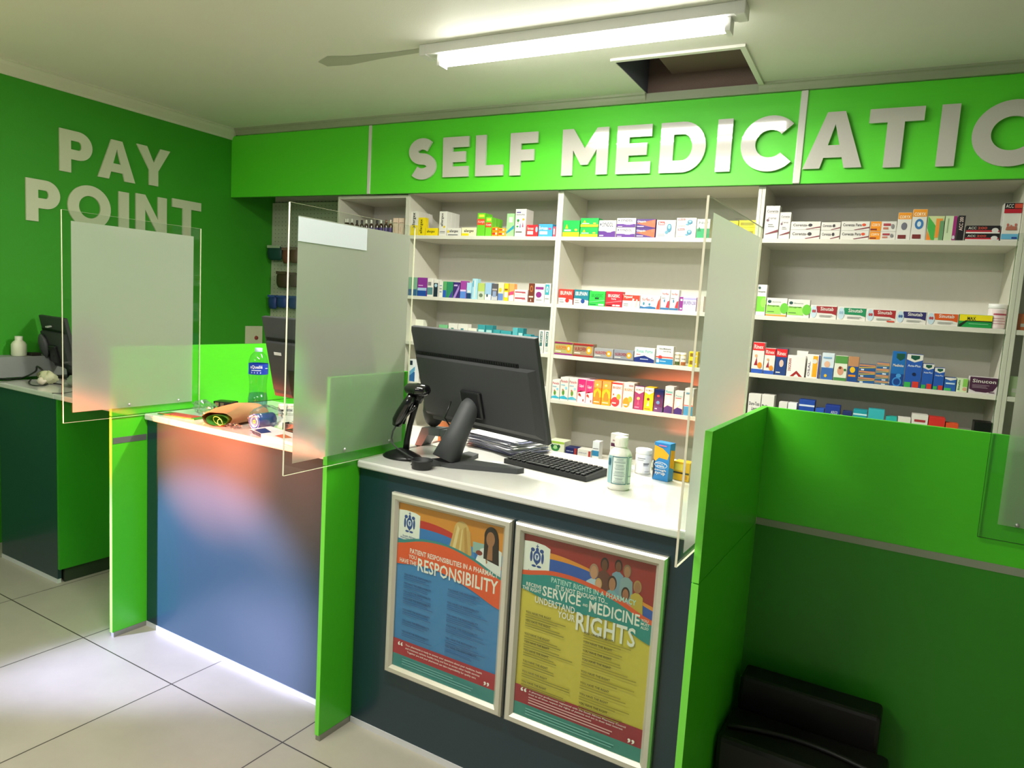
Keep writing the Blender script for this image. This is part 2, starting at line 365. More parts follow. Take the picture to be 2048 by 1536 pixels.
# fascia with the shop sign
SZ0, SZ1 = 2.232, 2.674; SY = 3.79
sg = thing('shop_sign', 'long bright green fascia sign with raised white SELF MEDICATION letters', 'sign', (0, SY, SZ0))
S1X, S2X = un(739.5, 320, 'y', SY).x, un(1601, 280, 'y', SY).x
GSIGN = M('5be22c', .5, key='sign_green')
for a, c in ((XL+.003, S1X-.012), (S1X+.012, S2X-.016), (S2X+.016, 3.18)): B().box(a, c, 0, .018, 0, SZ1-SZ0, GSIGN).build('fascia_panel', sg)
TRW = M('e4e2da', .2, coat=.6, key='white_strip')
B().box(S1X-.012, S1X+.012, -.006, .018, 0, SZ1-SZ0, TRW, .002).build('joint_strip', sg); B().box(S2X-.017, S2X+.017, -.010, .018, 0, SZ1-SZ0, TRW, .004).build('joint_strip', sg)
B().box(XL+.003, 3.18, .018, .04, 0, .03, M('3b7c25', .6)).build('backing_rail', sg)
LM = M('d4d0c8', .03, coat=1, key='white_acrylic_letter')
for ch, a, c, z in (('S', -2.781, -2.572, 2.317), ('E', -2.521, -2.335, 2.32), ('L', -2.285, -2.094, 2.319), ('F', -2.048, -1.869, 2.316), ('M', -1.713, -1.436, 2.305), ('E', -1.387, -1.192, 2.303), ('D', -1.143, -.902, 2.301),
                    ('I', -.847, -.772, 2.298), ('C', -.727, -.462, 2.296), ('A', -.425, -.165, 2.298), ('T', -.152, .072, 2.293), ('I', .136, .208, 2.290), ('O', .262, .56, 2.285), ('N', .62, .87, 2.286)):
    hh = 2.558-z+(.006 if ch in 'SCO' else 0)
    letter('letter', ch, c-a, hh, .071 if ch != 'I' else .07, .014, LM, sg, (a, -.004, z-SZ0-(.004 if ch in 'SCO' else 0)), (math.radians(2.6), 0, 0))
# PAY POINT
ps = thing('wall_sign', 'white PAY POINT letters mounted flat on the green left wall', 'sign', (XL, 0, 1.8)); LM2 = M('d2dabb', .4, key='white_letter')
for ch, a, c, z, zt in (('P', 2.541, 2.737, 2.187, 2.434), ('A', 2.771, 3.019, 2.195, 2.44), ('Y', 3.03, 3.273, 2.205, 2.452), ('P', 2.351, 2.541, 1.873, 2.113), ('O', 2.586, 2.853, 1.868, 2.13), ('I', 2.907, 2.976, 1.885, 2.128),
                        ('N', 3.024, 3.25, 1.887, 2.136), ('T', 3.293, 3.525, 1.905, 2.146)):
    letter('letter', ch, c-a, zt-z, .066 if ch != 'I' else .069, .01, LM2, ps, (.001, a, z-1.8), (0, 0, PI/2))
    
# ------------------------------------------------------------ wall shelving, one unit per bay
k = 1.2082
def hz(z): return EYE+(z-EYE)*k
SH = [hz(1.8965), hz(1.5731), hz(1.3254), hz(1.1035), .685]
BX = {0: -3.41, 1: -2.817, 2: -1.730, 3: -.611, 4: .512, 5: 1.63}
SIDE = M('dcd9ca', .42, key='white_melamine')
def bay(i, label, lev):
    x0, x1 = BX[i-1], BX[i]; cx = (x0+x1)/2; h = (x1-x0)/2-.0005
    t = thing('shelving_unit', label, 'shelves', (cx, YS, 0)); D = YBK-YS; top = SZ0+.02 if i > 1 else hz(2.11)
    B().box(-h, -h+.017, 0, D, 0, top, SIDE, .001).build('side_panel', t); B().box(h-.017, h, 0, D, 0, top, SIDE, .001).build('side_panel', t)
    B().box(-h+.017, h-.017, D-.008, D, 0, top, WHITE2).build('back_panel', t)
    B().box(-h+.017, h-.017, 0, D-.008, top-.017, top, SIDE).build('top_panel', t)
    for z in lev:
        b = B(); b.box(-h+.017, h-.017, .002, D-.008, z-.022, z, WHITE, .0015)
        b.build('shelf', t)
    B().box(-h+.017, h-.017, .03, .045, 0, .07, SIDE).build('kick_board', t)
    return t
bay(1, 'narrow white shelving bay beside the pegboard, holding brown bottles', SH)
bay(2, 'white shelving bay behind the near counter monitor, allergy cartons on top shelf', SH)
bay(3, 'white shelving bay in the middle with rows of pain relief cartons', SH)
bay(4, 'white shelving bay at right above the green partition with cold remedies', SH)
bay(5, 'white shelving bay cut off at the right picture edge', SH)
# pegboard
pb = thing('pegboard', 'pale perforated pegboard on back wall left of the shelves', 'pegboard', (XL, YBK-.01, 0))
b = B(); PB = M('c5c8b0', .55, key='pegboard'); b.box(.003, -3.42-XL, 0, .012, .5, SZ0+.02, PB); b.build('board', pb)
b = B(); HO = M('3b3d30', .8, key='hole'); n = 6
for i in range(26):
    for j in range(40):
        x = .04+i*.037; z = 1.05+j*.031; b.add([(x+.0035*math.cos(2*PI*q/n), -.0006, z+.0035*math.sin(2*PI*q/n)) for q in range(n)], [tuple(range(n))], HO)
b.build('peg_holes', pb)

# ------------------------------------------------------------ counters (counter frame)
P1, P2, P3 = -2.945, -1.686, -.4268; YP, YB, YW, ZT, ZP = 1.68, 1.835, 1.820, .982, 1.281
def partition(x, y1, label, cutz, strip_y1, name='partition_panel'):
    t = cthing(name, label, 'partition', x, YP)
    ft = M('9a9a90', .4, .5, key='foot_edging')
    B().box(-.018, 0, 0, y1-YP, cutz+.003, ZP, GREEN, .001).build('upper_panel', t)
    B().box(-.018, 0, 0, y1-YP, .022, cutz, GREEN, .001).build('lower_panel', t)
    B().box(-.019, .001, .004, y1-YP-.01, 0, .022, ft).build('foot_edging', t)
    EB = M('7fea4c', .3, key='edge_banding')
    B().box(-.018, 0, -.0015, 0, .022, cutz, EB).build('edge_band', t); B().box(-.018, 0, -.0015, 0, cutz+.003, ZP, EB).build('edge_band', t)
    if strip_y1: B().box(0, .0015, .003, strip_y1-YP, .864, .890, M('7f8a84', .35, .5, key='edging')).build('joint_strip', t)
    return t
partition(P1, 2.75, 'tall green partition between the far counter flap and the middle counter', .981, YB-.002)
partition(P2, 2.085, 'tall green partition between the middle and near counters', .981, None)
partition(P3, 2.324, 'tall green partition at the right end of the near counter', .900, None)
t = cthing('partition_panel', 'wide green panel facing the front with grey joint strip, right foreground', 'partition', P3, 2.324)
B().box(-.018, 1.9, .0, .018, .922, ZP, GREEN).build('upper_panel', t); B().box(-.018, 1.9, 0, .018, .0, .900, GREEN_SHADED).build('lower_panel', t)
B().box(.001, 1.9, -.002, .018, .900, .922, GREYSTRIP).build('joint_strip', t)

def counter(x0, x1, label, depth=.5, side_green=False):
    t = cthing('counter_cabinet', label, 'counter', x0, YB); w_ = x1-x0
    B().box(.003, w_-.003, 0, .018, .022, ZT-.027, DARK).build('front_panel', t)
    B().box(.003, w_-.003, .019, depth, .09, ZT-.027, M('3a4a50', .5)).build('carcass', t)
    B().box(.003, w_-.003, -.003, .016, 0, .022, M('dcdce0', .35, .3, key='skirting')).build('skirting', t)
    if side_green:
        B().box(w_-.001, w_+.016, 0, depth, .075, ZT-.03, GREEN_SHADED).build('side_panel', t); B().box(w_-.01, w_+.004, .03, depth, 0, .074, M('2b3424', .6)).build('kick_board', t)
    return t
counter(-4.29, -3.705, 'dark slate counter at far left by the PAY POINT wall', .5, True)
counter(P1, P2-.018, 'dark slate middle counter front catching blue and pink light')
counter(P2, P3-.018, 'dark slate near counter carrying the two framed posters')
def worktop(x0, x1, y1, label, name='worktop'):
    t = W((x0+x1)/2, (YW+y1)/2, ZT-.027); h = (x1-x0)/2; d = (y1-YW)/2
    b = B(); b.box(-h, h, -d, d, 0, .027, WTOP, .006); o = b.build(name, None, t, CA); tag(o, label, 'worktop'); return o
worktop(-4.29, -3.700, 2.45, 'white worktop of the far left counter under cables and packets')
worktop(-3.697, P1-.019, 2.45, 'white lift-up flap bridging the far counter and first green partition', 'counter_flap')
worktop(P1+.001, P2-.019, 2.52, 'white worktop of the middle counter holding water bottle and brown parcel')
worktop(P2+.001, P3-.019, 2.50, 'white worktop of the near counter holding monitor, keyboard and medicines')
# inner legs under flap side are not seen; end cap on the near worktop corner
def guard(x, y0, y1, z0, z1, fy0, fy1, fz0, fz1, label, side=1):
    t = cthing('acrylic_screen', label, 'screen', x, y0, z0); h = z1-z0; d = y1-y0
    b = B(); a, c = (0, .005)
    b.box(a, c, 0, d, 0, h, ACRYLIC); n = len(b.f)
    b.build('clear_pane', t)
    e = B(); e.box(a-.0002, c+.0002, -.0012, 0, 0, h, EDGE).box(a-.0002, c+.0002, d, d+.0012, 0, h, EDGE).box(a, c, 0, d, -.0006, 0, EDGE).box(a, c, 0, d, h, h+.0004, M('b8bda0', .3, key='acrylic_edge')); e.build('polished_edge', t)
    fx = c+.0012 if side > 0 else a-.0012
    b = B(); b.add([(fx, fy0-y0, fz0-z0), (fx, fy1-y0, fz0-z0), (fx, fy1-y0, fz1-z0), (fx, fy0-y0, fz1-z0)], [(0, 1, 2, 3)], FROST); b.build('frosted_film', t)
    for (sy, sz) in ((YP+.07 if side > 0 else YP+.06, 1.03), (YP+.30, 1.03)):
        s = B(); s.lathe([(.0001, .004), (.004, .003), (.006, 0)], ALU, n=14, caps=False); o = s.build('screw', t, (fx+.0012*side, sy-y0, sz-z0)); o.rotation_euler = (0, PI/2*side, 0)
    return t
g1 = guard(P1+.002, 1.483, 2.088, .978, 1.816, 1.516, 2.05, 1.018, 1.777, 'frosted acrylic screen bolted to the far partition under PAY POINT')
g2 = guard(P2+.002, 1.490, 2.080, .984, 1.817, 1.521, 2.05, 1.019, 1.782, 'frosted acrylic screen with pale tape strip, between the two monitors')
g3 = guard(P3-.018-.008, 1.552, 2.110, .977, 1.813, 1.590, 2.075, 1.000, 1.782, 'frosted acrylic screen standing at the right end of near worktop')
a = un(597, 433, 'x', P2+.009, 'c'); c = un(733, 500, 'x', P2+.009, 'c'); a2 = un(597, 482, 'x', P2+.009, 'c')
b = B(); TP = M('c9d2d4', .4, key='white_tape'); b.box(0, .0006, 0, c.y-a.y, 0, a.z-a2.z, TP); b.build('tape_strip', g2, (.0075, a.y-1.490, a2.z-.984))
t = cthing('acrylic_screen', 'frosted acrylic screen fixed across the wide green panel, right edge', 'screen', .164, 2.312, .992)
B().box(0, .62, 0, .005, 0, .83, ACRYLIC).build('clear_pane', t)
e = B(); DE = M('1d5a14', .4, key='acrylic_edge'); e.box(-.001, 0, 0, .005, 0, .83, DE).box(0, .62, 0, .005, -.001, 0, DE); e.build('polished_edge', t)
b = B(); b.add([(.041, -.001, .044), (.58, -.001, .044), (.58, -.001, .795), (.041, -.001, .795)], [(0, 1, 2, 3)], FROST); b.build('frosted_film', t)
s = B(); s.lathe([(.0001, .004), (.004, .003), (.006, 0)], ALU, n=14, caps=False); o = s.build('screw', t, (.085, -.0015, .05)); o.rotation_euler = (PI/2, 0, 0)

# ------------------------------------------------------------ goods on the shelves
# one entry: (left px, right px, [tops of the stacked cartons], depth, base colour, art, description)
def lines(u0, u1, v0, v1, n, c):   # fine print too small to read
    o = []; rnd = random.Random(int(u0*99+v0*77+n))
    for i in range(n):
        v = v1-(v1-v0)*(i+.5)/n; hgt = (v1-v0)/n*.22; o.append((u0, v-hgt, u0+(u1-u0)*rnd.uniform(.6, 1), v+hgt, c))
    return o
BAYN = {2: 'left bay', 3: 'middle bay', 4: 'right bay'}; SHN = ['top shelf', 'second shelf', 'third shelf', 'fourth shelf']
def carton(x0, x1, y, z0, z1, d, base, art, label, name='carton', fr='w', rz=0, group=None, cat='carton'):
    b = B(); h = (x1-x0)/2; g = .0006
    mb = ink(base) if isinstance(base, str) else base
    b.box(-h+g, h-g, 0, d, 0, z1-z0, mb, min(.0012, h*.2)); b.art(-h+g*2, .001, h-g*2, z1-z0-.001, 0, art)
    o = b.build(name)
    if fr == 'w': o.location = ((x0+x1)/2, y, z0)
    else: o.location = W((x0+x1)/2, y, z0)
    o.rotation_euler = (0, 0, rz+(CA if fr == 'c' else 0)); return tag(o, label, cat, group)
ORD = {2: ['upper', 'lower'], 3: ['top', 'middle', 'bottom'], 4: ['topmost', 'second', 'third', 'bottom']}
def row(bayn, sh, items, front=.012):
    z = SH[sh]; wh = '%s %s' % (BAYN[bayn], SHN[sh])
    for it in items:
        px0, px1, tops, d, base, art, desc = it[:7]; opt = it[7] if len(it) > 7 else {}
        y = YS+front+opt.get('dy', 0); ymid = (px0+px1)/2
        # where the shelf line sits in the picture, for the foot of the carton
        pz = z; x0 = None
        for _ in range(2):
            def xat(px):
                py = 500
                for _i in range(6):
                    p = un(px, py, 'y', y); py += (p.z-pz)*330
                return p.x
            x0, x1 = xat(px0), xat(px1)
        lo, hi = BX[bayn-1]+.0185, BX[bayn]-.0185
        if x1 > hi: x0, x1 = (x0, hi) if x1-hi < (x1-x0)*.5 else (hi-(x1-x0), hi)
        if x0 < lo: x0, x1 = lo, max(x1, lo+(x1-x0)*.5)
        zt = [un(px0+ (px1-px0)*.08, t_, 'y', y).z for t_ in tops]+[z]
        for j in range(len(tops)):
            lab = desc if len(tops) == 1 else '%s, %s of %s stacked' % (desc, ORD[len(tops)][j], {2: 'two', 3: 'three', 4: 'four'}[len(tops)])
            zb = zt[j+1]+(.0005 if j < len(tops)-1 else .0003)
            carton(x0, x1, y, zb, zt[j]-.0002, d, base, art, lab+', '+wh, rz=opt.get('rz', 0))
        for r in range(opt.get('rows', 0)):
            h = zt[0]-z
            carton(x0, x1, y+(r+1)*(d+.0015), z+.0003, z+h, d, base, [], '%s, %s behind, %s' % (desc, ['first', 'second', 'third', 'fourth'][r], wh))
K = '1a1a1c'; Wh = 'e4e1d9'
ALV = (.12, .12, .62, .92, K, 'allergex', 90)
row(2, 0, [
 (819, 835, [422.7], .04, Wh, [(0, 0, 1, .42, 'f2d916'), (.2, .32, .72, .95, K, 'allergex', 90)], 'tall white carton with yellow foot', {'rows': 3}),
 (835.5, 849, [435], .04, 'f2d916', [(.22, .1, .72, .92, K, 'allergex', 90)], 'tall all yellow carton'),
 (850, 874.5, [456], .06, 'f2d916', [(.14, .3, .8, .72, K, 'allergex')], 'flat yellow carton'),
 (877, 892, [422.7], .05, Wh, [(.2, .38, .62, .94, K, 'allergex', 90), ('o', .72, .36, .14, .05, 'e8c81a'), (.15, .15, .85, .17, K), (.15, .1, .85, .11, K)], 'tall white carton with vertical black lettering', {'rows': 2}),
 (893, 921.5, [456], .06, Wh, [('o', .1, .55, .07, .2, 'e8c81a'), (.2, .35, .82, .8, K, 'allergex'), (.1, .05, .8, .15, '555a5c')], 'flat white carton beside the vertical lettering'),
 (922.5, 952, [455], .06, 'f6efc6', [(0, 0, .5, .3, 'f2d916'), (.18, .35, .85, .8, K, 'allergex')], 'flat white and yellow carton'),
 (953, 968.5, [426], .045, '6ed12e', [(0, .48, 1, .75, 'e8542a'), (.06, .55, .94, .68, Wh, 'A.Lergin'), (.2, .82, .9, .94, 'e8f24a')], 'lime carton with orange band, left', {'rows': 1}),
 (969.5, 982, [434], .045, '78d636', [(0, .46, 1, .72, 'e8542a'), (.06, .52, .94, .66, Wh, 'A.Lergin'), (.2, .8, .9, .94, 'e8f24a')], 'lime carton with orange band, right', {'rows': 2}),
 (983, 994.6, [454, 462.6], .05, 'f0a018', [(.08, .3, .6, .75, 'd63c16'), (.66, .3, .92, .75, Wh)], 'small amber carton left column'),
 (996, 1009, [456, 463.6], .05, 'f4b030', [(.08, .3, .6, .75, 'd63c16'), (.66, .3, .92, .75, Wh)], 'small amber carton right column'),
 (1011.5, 1027, [427], .05, 'a6d99a', [(.3, .62, .8, .85, Wh), ('p', [(0, .1), (1, .35), (1, .5), (0, .2)], '2a9ab8')], 'pale green carton with blue wave', {'dy': .02}),
 (1028.5, 1050, [418], .10, Wh, [(.1, .86, .5, .9, '5a4a9a'), (.1, .76, .9, .83, '555a70', 'everyday'), ('o', .28, .58, .12, .05, '2f9a48'), (.26, .45, .3, .58, '6a4a20'), ('o', .78, .62, .1, .04, 'e8b020'), ('p', [(.45, .32), (.55, .32), (.52, .5)], '2a5ab0'), ('p', [(.68, .34), (.82, .34), (.75, .52)], 'd04a80'), ('o', .25, .36, .1, .03, '3a9a4a'), (.12, .14, .7, .18, '777777')], 'tall white carton with tiny tree drawings', {'side': '4a3a8a'}),
 (1052, 1075, [449.6], .06, 'd92a34', [(.08, .56, .62, .84, Wh, 'Ferroxan'), (.08, .16, .6, .46, Wh), ('o', .9, .6, .1, .25, '8cc8ec')], 'red carton with white label'),
 (1076, 1104, [448], .06, '46a6dc', [(.06, .52, .66, .84, Wh, 'Fe+oxan'), (.1, .16, .66, .42, Wh), (.72, .55, .92, .7, 'c84a7a')], 'sky blue carton with white label'),
 (1105, 1110, [453], .05, 'e8546a', [(.2, .2, .8, .8, Wh)], 'pinkish red carton end'),
])
def grad(a, b2, c): return [(0, .66, 1, 1, a), (0, .33, 1, .66, b2), (0, 0, 1, .33, c)]
row(2, 1, [
 (816, 833, [554], .04, '7fae92', [(0, 0, 1, .35, '34608c'), (.5, .0, .53, 1, Wh)], 'sage and blue carton pair front'),
 (834, 852.6, [554.7], .04, '8a2f96', [(0, 0, 1, .30, '1f4aa0'), (0, .30, 1, .45, 'a8c4e4'), (.1, .55, .6, .6, 'd8a8e0')], 'purple over blue carton'),
 (853.6, 865, [556], .04, Wh, [(0, .1, 1, .5, '5a8a8c'), (.1, .6, .7, .8, '888888')], 'white carton with grey teal foot'),
 (866, 875.6, [558.6], .04, Wh, [(.05, .0, .95, .8, '1c2a38'), ('o', .5, .66, .3, .1, 'a8c8dc')], 'white carton with dark eye picture'),
 (877, 884.6, [562], .035, Wh, [(.2, .3, .8, .36, '6a88b0'), (.2, .5, .8, .56, '888888'), (.2, .7, .8, .75, '6a88b0')], 'thin white carton'),
 (885, 892, [562.5], .035, '5aa868', [(0, 0, 1, .45, '2a5ab8')], 'narrow green over blue carton'),
 (892.7, 904.6, [563], .04, '2f8a62', [('p', [(.4, 0), (1, 0), (1, .5)], '4a3a9a')], 'green carton with violet corner'),
 (905.5, 918, [564], .04, '3a2470', [('p', [(0, 0), (.4, 0), (1, .6), (1, .9)], 'a884cc'), (.1, .75, .7, .85, 'c8b0e0')], 'dark purple carton with pale streak'),
 (919.3, 931.6, [561.5], .04, 'a0409e', [(0, 0, 1, .45, '5a8ad8'), (0, .4, 1, .5, 'dcc8ec')], 'magenta over light blue carton'),
 (932.2, 942, [565], .035, 'a8d4e8', [(0, 0, 1, .35, '1d3f6a'), ('o', .5, .45, .25, .08, Wh)], 'pale blue carton with navy foot'),
 (943, 953.8, [557], .04, 'a8d8e8', [(.4, .05, .6, .95, Wh), (.1, .6, .3, .9, '5aa8c8')], 'taller pale blue carton'),
 (954.6, 968, [566], .04, 'b4c868', [(0, 0, 1, .5, 'c8d0c4'), ('o', .5, .25, .3, .12, '6a7a60')], 'olive and grey carton'),
 (968.6, 981.4, [565], .04, '9cc0e0', [(0, 0, 1, .3, 'e8e8e4'), ('o', .4, .25, .15, .1, '4a5a6a')], 'soft blue carton'),
 (982, 994.4, [567], .04, '5a565c', [(0, .0, 1, .25, 'c4c4c8'), (.1, .6, .9, .7, 'b0a8a8'), (.2, .2, .8, .55, '90a0c0')], 'dark grey carton'),
 (995, 1006, [565], .04, 'f0e8b8', [(0, 0, 1, .4, '6a8ac8'), ('o', .4, .6, .3, .12, 'f0c838')], 'white yellow and blue carton'),
 (1007, 1015.6, [566.5], .04, 'f0cc28', [(.1, .2, .9, .5, Wh), (.1, .6, .9, .7, '8a5a10')], 'narrow yellow carton'),
 (1016.4, 1027, [567], .04, 'f0a860', [(0, .0, 1, .35, 'e8e4e8'), ('p', [(0, .3), (1, .4), (1, .6), (0, .5)], 'd84a78')], 'peach and pink carton'),
 (1027.6, 1054, [578.8, 589.6], .08, 'f2dedc', [(.05, .4, .85, .65, 'b04858'), (.6, .3, .9, .42, 'c88a90')], 'flat pale pink carton', {'rz': 0}),
 (1055.7, 1067, [566.4], .04, '6e3422', [('o', .5, .72, .3, .18, 'b06a3a'), ('o', .52, .72, .15, .1, '6e3422'), (.1, .25, .9, .33, 'f0d8c8'), ('p', [(.4, .05), (.6, .05), (.5, .2)], Wh)], 'brown carton with ear picture'),
 (1067.6, 1087.4, [567], .04, Wh, [(.08, .7, .92, .84, '8a2a7a'), ('o', .45, .42, .3, .16, '8a2a7a'), (.2, .12, .8, .16, '999999')], 'white carton with purple shield'),
 (1088, 1099.6, [566.4], .04, Wh, [(.05, .42, .8, .95, '3aa0b0'), ('o', .42, .7, .2, .16, 'c8e8ec'), ('o', .42, .7, .1, .08, '3aa0b0'), (.1, .2, .8, .25, '999999')], 'white carton with teal ear picture'),
])
TE = '3a98a0'
row(2, 2, [
 (824, 845, [638], .05, 'ecefdc', [(.1, .3, .9, .5, 'a8c8a0')], 'cream carton beside screen edge', {'dy': .1}),
 (876, 893, [649], .05, '7ac08a', [(.1, .3, .9, .6, Wh)], 'low green carton just above monitor'),
 (895, 913, [646], .05, Wh, [(.3, .5, .6, .8, '5a9a90'), (0, 0, 1, .3, '9ac8b8')], 'white carton with green mark, first'),
 (914, 933, [647], .05, Wh, [(.3, .5, .6, .8, '4a8a98'), (0, 0, 1, .3, '9ac8b8')], 'white carton with green mark, second'),
 (934, 951, [656], .05, 'eceadc', [(.1, .3, .9, .5, 'b8b8a8')], 'low cream carton'),
 (953, 968, [649], .05, TE, [(.1, .6, .9, .8, 'b8e0e0'), (.1, .1, .5, .4, 'e8f4f4')], 'teal carton, tall, above monitor middle', {'rows': 0}),
 (969, 983, [650], .05, '2f8890', [(.1, .6, .9, .8, 'a8d8d8')], 'darker teal tall carton'),
 (984, 998, [659], .05, TE, [(.1, .3, .8, .7, 'd0eeee')], 'teal low carton, pale patch'),
 (999, 1020, [661], .05, '3c9ca4', [(.1, .3, .7, .7, 'e0f4f4')], 'wide low teal carton'),
 (1022.7, 1033, [655], .05, '58b0b8', [(.1, .2, .9, .5, Wh)], 'light teal narrow carton'),
 (1033.6, 1044, [656], .05, '2f8890', [(.1, .6, .9, .8, 'a8d8d8')], 'deep teal narrow carton'),
 (1045, 1060, [668], .05, TE, [(.1, .3, .8, .7, 'd0eeee')], 'low teal carton near monitor corner'),
 (1061, 1074, [672], .05, '2a7f98', [(.0, 0, .6, .5, '1d5a78')], 'blue teal carton at monitor corner'),
 (1075.5, 1085.5, [660], .035, Wh, [(.25, .3, .75, .95, '3a6a68'), (.35, .45, .65, .9, Wh, 'Oral', 90), ('o', .5, .18, .35, .1, 'c8ccc8')], 'white and dark green carton, left twin'),
 (1087, 1097, [660.5], .035, Wh, [(.25, .3, .75, .95, '3a6a68'), (.35, .45, .65, .9, Wh, 'Oral', 90), ('o', .5, .18, .35, .1, 'c8ccc8')], 'white and dark green carton, right twin'),
])
row(2, 3, [
 (816, 829, [718], .05, 'e8eef0', [(0, 0, 1, .45, '2f6aa8'), ('p', [(0, .2), (1, .5), (1, .7), (0, .4)], '6ab0d8'), (.2, .75, .6, .95, '223044')], 'white and blue carton beside screen'),
 (1060, 1091, [771, 785.5], .06, Wh, [(.55, .2, .9, .75, 'b0b4b4')]+lines(.6, .88, .25, .7, 4, '555555'), 'white carton with grey print', {}),
])
SY_ = [(.06, .70, .14, .82, '444a60'), (.2, .62, .84, .88, '3a3e58', 'SYNDOL'), (0, 0, 1, .36, '5a2a86'), ('o', .62, .40, .3, .09, 'e4dcec'), (.5, .28, .74, .5, 'd4c8e4'), (.06, .06, .3, .12, 'e8e0f0')]
BET = [(.08, .72, .42, .92, 'd8383c'), (.12, .75, .40, .89, Wh, 'Beta'), (.43, .75, .62, .89, '9098a0', 'pyn'), ('o', .68, .55, .13, .25, '3a7c94'), ('o', .68, .62, .07, .12, '8cc4d4'), ('o', .56, .3, .09, .1, '5a94a8'), (.05, .1, .5, .13, 'a0a4a8'), (.05, .18, .45, .21, 'a0a4a8')]
TEN = [(0, 0, 1, .28, 'f0d818'), ('p', [(.14, .5), (.32, .5), (.23, .78)], 'd8e820'), (.08, .34, .5, .44, 'b8f0c8'), ('o', .8, .42, .09, .07, 'e8e848')]
ORP = [('p', [(0, .5), (1, .0), (1, .95)], 'e8623c'), (.04, .56, .5, .84, Wh, 'Gitapain'), ('o', .88, .68, .08, .16, 'c86a4a'), (.05, .1, .4, .2, 'c8b8e0')]
row(3, 0, [
 (1124.5, 1158, [440.6], .07, '14b04a', TEN, 'wide green carton with yellow foot'),
 (1159, 1195, [436, 454.3], .07, '14b04a', TEN, 'green and yellow carton'),
 (1196, 1230.4, [440.6], .07, Wh, SY_, 'white and purple carton standing alone'),
 (1231.6, 1269.6, [436, 455], .07, Wh, SY_, 'white and purple carton'),
 (1270.5, 1309, [438, 456], .07, '4a2a78', ORP, 'purple and orange carton'),
 (1311, 1349.5, [440], .07, Wh, BET, 'white carton with blue figure, single'),
 (1350.6, 1390.6, [435.6, 455], .07, Wh, BET, 'white carton with blue figure'),
 (1391.4, 1418, [438], .07, Wh, [(0, 0, 1, .5, '1d9a5c'), ('p', [(.05, .35), (.35, .35), (.2, .62)], '15703a'), (.15, .75, .9, .88, '6a7a70', 'Nor')], 'white carton with green base'),
 (1440, 1474, [441.5], .07, 'ece22a', [(0, 0, 1, .4, 'f0efe6')], 'yellow topped carton seen above frosted screen'),
 (1475, 1512, [440.5, 455], .07, 'ece22a', [(.1, .3, .9, .7, 'b8a818')], 'yellow carton behind the screen'),
])
def ib(c, t1, t2='', cc='c8302a'): return [(0, 0, 1, .42, Wh), ('p', [(0, .5), (1, .3), (1, .45), (0, .6)], c), (.1, .62, .9, .88, Wh, t1), ('o', .62, .26, .14, .15, cc), (.08, .12, .4, .16, '777777'), (.08, .26, .35, .3, '999999')]
NOR = [(.12, .74, .88, .86, 'a8283a', 'Norflex'), ('p', [(.6, .12), (1, .1), (1, .48), (.78, .42)], 'c03040'), (.1, .56, .5, .6, '888888'), (0, 0, 1, .1, '2a6a9c'), ('o', .42, .45, .08, .08, '3a7a9c')]
row(3, 1, [
 (1116, 1145, [577.6], .05, 'd8362c', ib('d8362c', 'IBUPAIN'), 'red and white carton'),
 (1146.6, 1176.4, [578.8], .05, '18788a', ib('18788a', 'IBUPAIN', cc='1f4a90'), 'teal and white carton'),
 (1177.2, 1209, [581.5], .05, '30c046', [(.14, .6, .86, .82, '0f8a30', 'IBUGESIC'), (.36, .46, .62, .58, '104a20'), (.05, .05, .45, .12, '108040'), (.6, .04, .95, .14, Wh), ('p', [(0, .2), (1, .35), (1, .45), (0, .25)], '66dc78')], 'bright green carton'),
 (1209.8, 1243, [582], .05, 'd42030', [(.14, .62, .86, .82, Wh, 'IBUGESIC'), (.36, .46, .64, .58, 'f8d8d8', 'Forte'), (.05, .05, .4, .12, '501018'), (.45, .04, .6, .14, Wh), (.64, .04, .9, .14, Wh), ('p', [(0, .2), (1, .35), (1, .45), (0, .25)], 'ec6a72')], 'solid red carton'),
 (1243.8, 1278.4, [589], .05, 'f0ece4', [(0, .55, 1, 1, 'd23a28'), (.08, .72, .56, .94, Wh, 'Mypaid'), ('p', [(.45, .05), (.55, .05), (.7, .7), (.6, .75)], 'c8c4c0'), ('p', [(.75, .05), (.85, .05), (.9, .65), (.8, .7)], 'b8b4b0'), (.06, .15, .35, .19, '888888'), (.06, .28, .35, .32, '888888')], 'red over white carton with two figures'),
 (1279.4, 1319, [590], .05, Wh, [(.08, .58, .68, .84, 'a8283a', 'Norflex Co'), ('p', [(.82, 0), (1, 0), (1, .85), (.9, .6)], 'd0402c'), ('p', [(0, 0), (.82, 0), (.8, .14), (.5, .2), (.2, .12), (0, .2)], '2a6a9c'), ('o', .18, .38, .05, .12, '3a8aa0'), ('o', .48, .34, .05, .1, '3a8aa0')], 'wide white carton with blue figures'),
 (1320, 1337.6, [578.8], .045, Wh, NOR, 'tall slim white carton, left twin'),
 (1338.4, 1355.6, [579.4], .045, Wh, NOR, 'tall slim white carton, right twin'),
 (1357, 1391, [593], .05, 'e4dcf0', [(0, 0, .22, 1, '8a2a86'), (.24, .45, .98, .72, '6a5a90', 'BRUFEN 200'), (.24, .82, 1, .95, 'a8a0dc'), (.06, .1, .18, .2, Wh), (.06, .7, .18, .85, Wh)], 'lilac carton with purple end'),
 (1392.5, 1406, [592], .05, 'e8d0cc', [(.1, .0, .4, .9, 'c04848')], 'pinkish carton half behind screen edge'),
])
def nu(c, t): return [('o', .78, .52, .14, .30, 'f0a020'), ('o', .78, .52, .06, .14, 'fff0c0'), (.06, .42, .66, .72, t, 'NUROFEN'), (0, 0, 1, .12, c), (.06, .22, .36, .3, 'e8e0d0')]
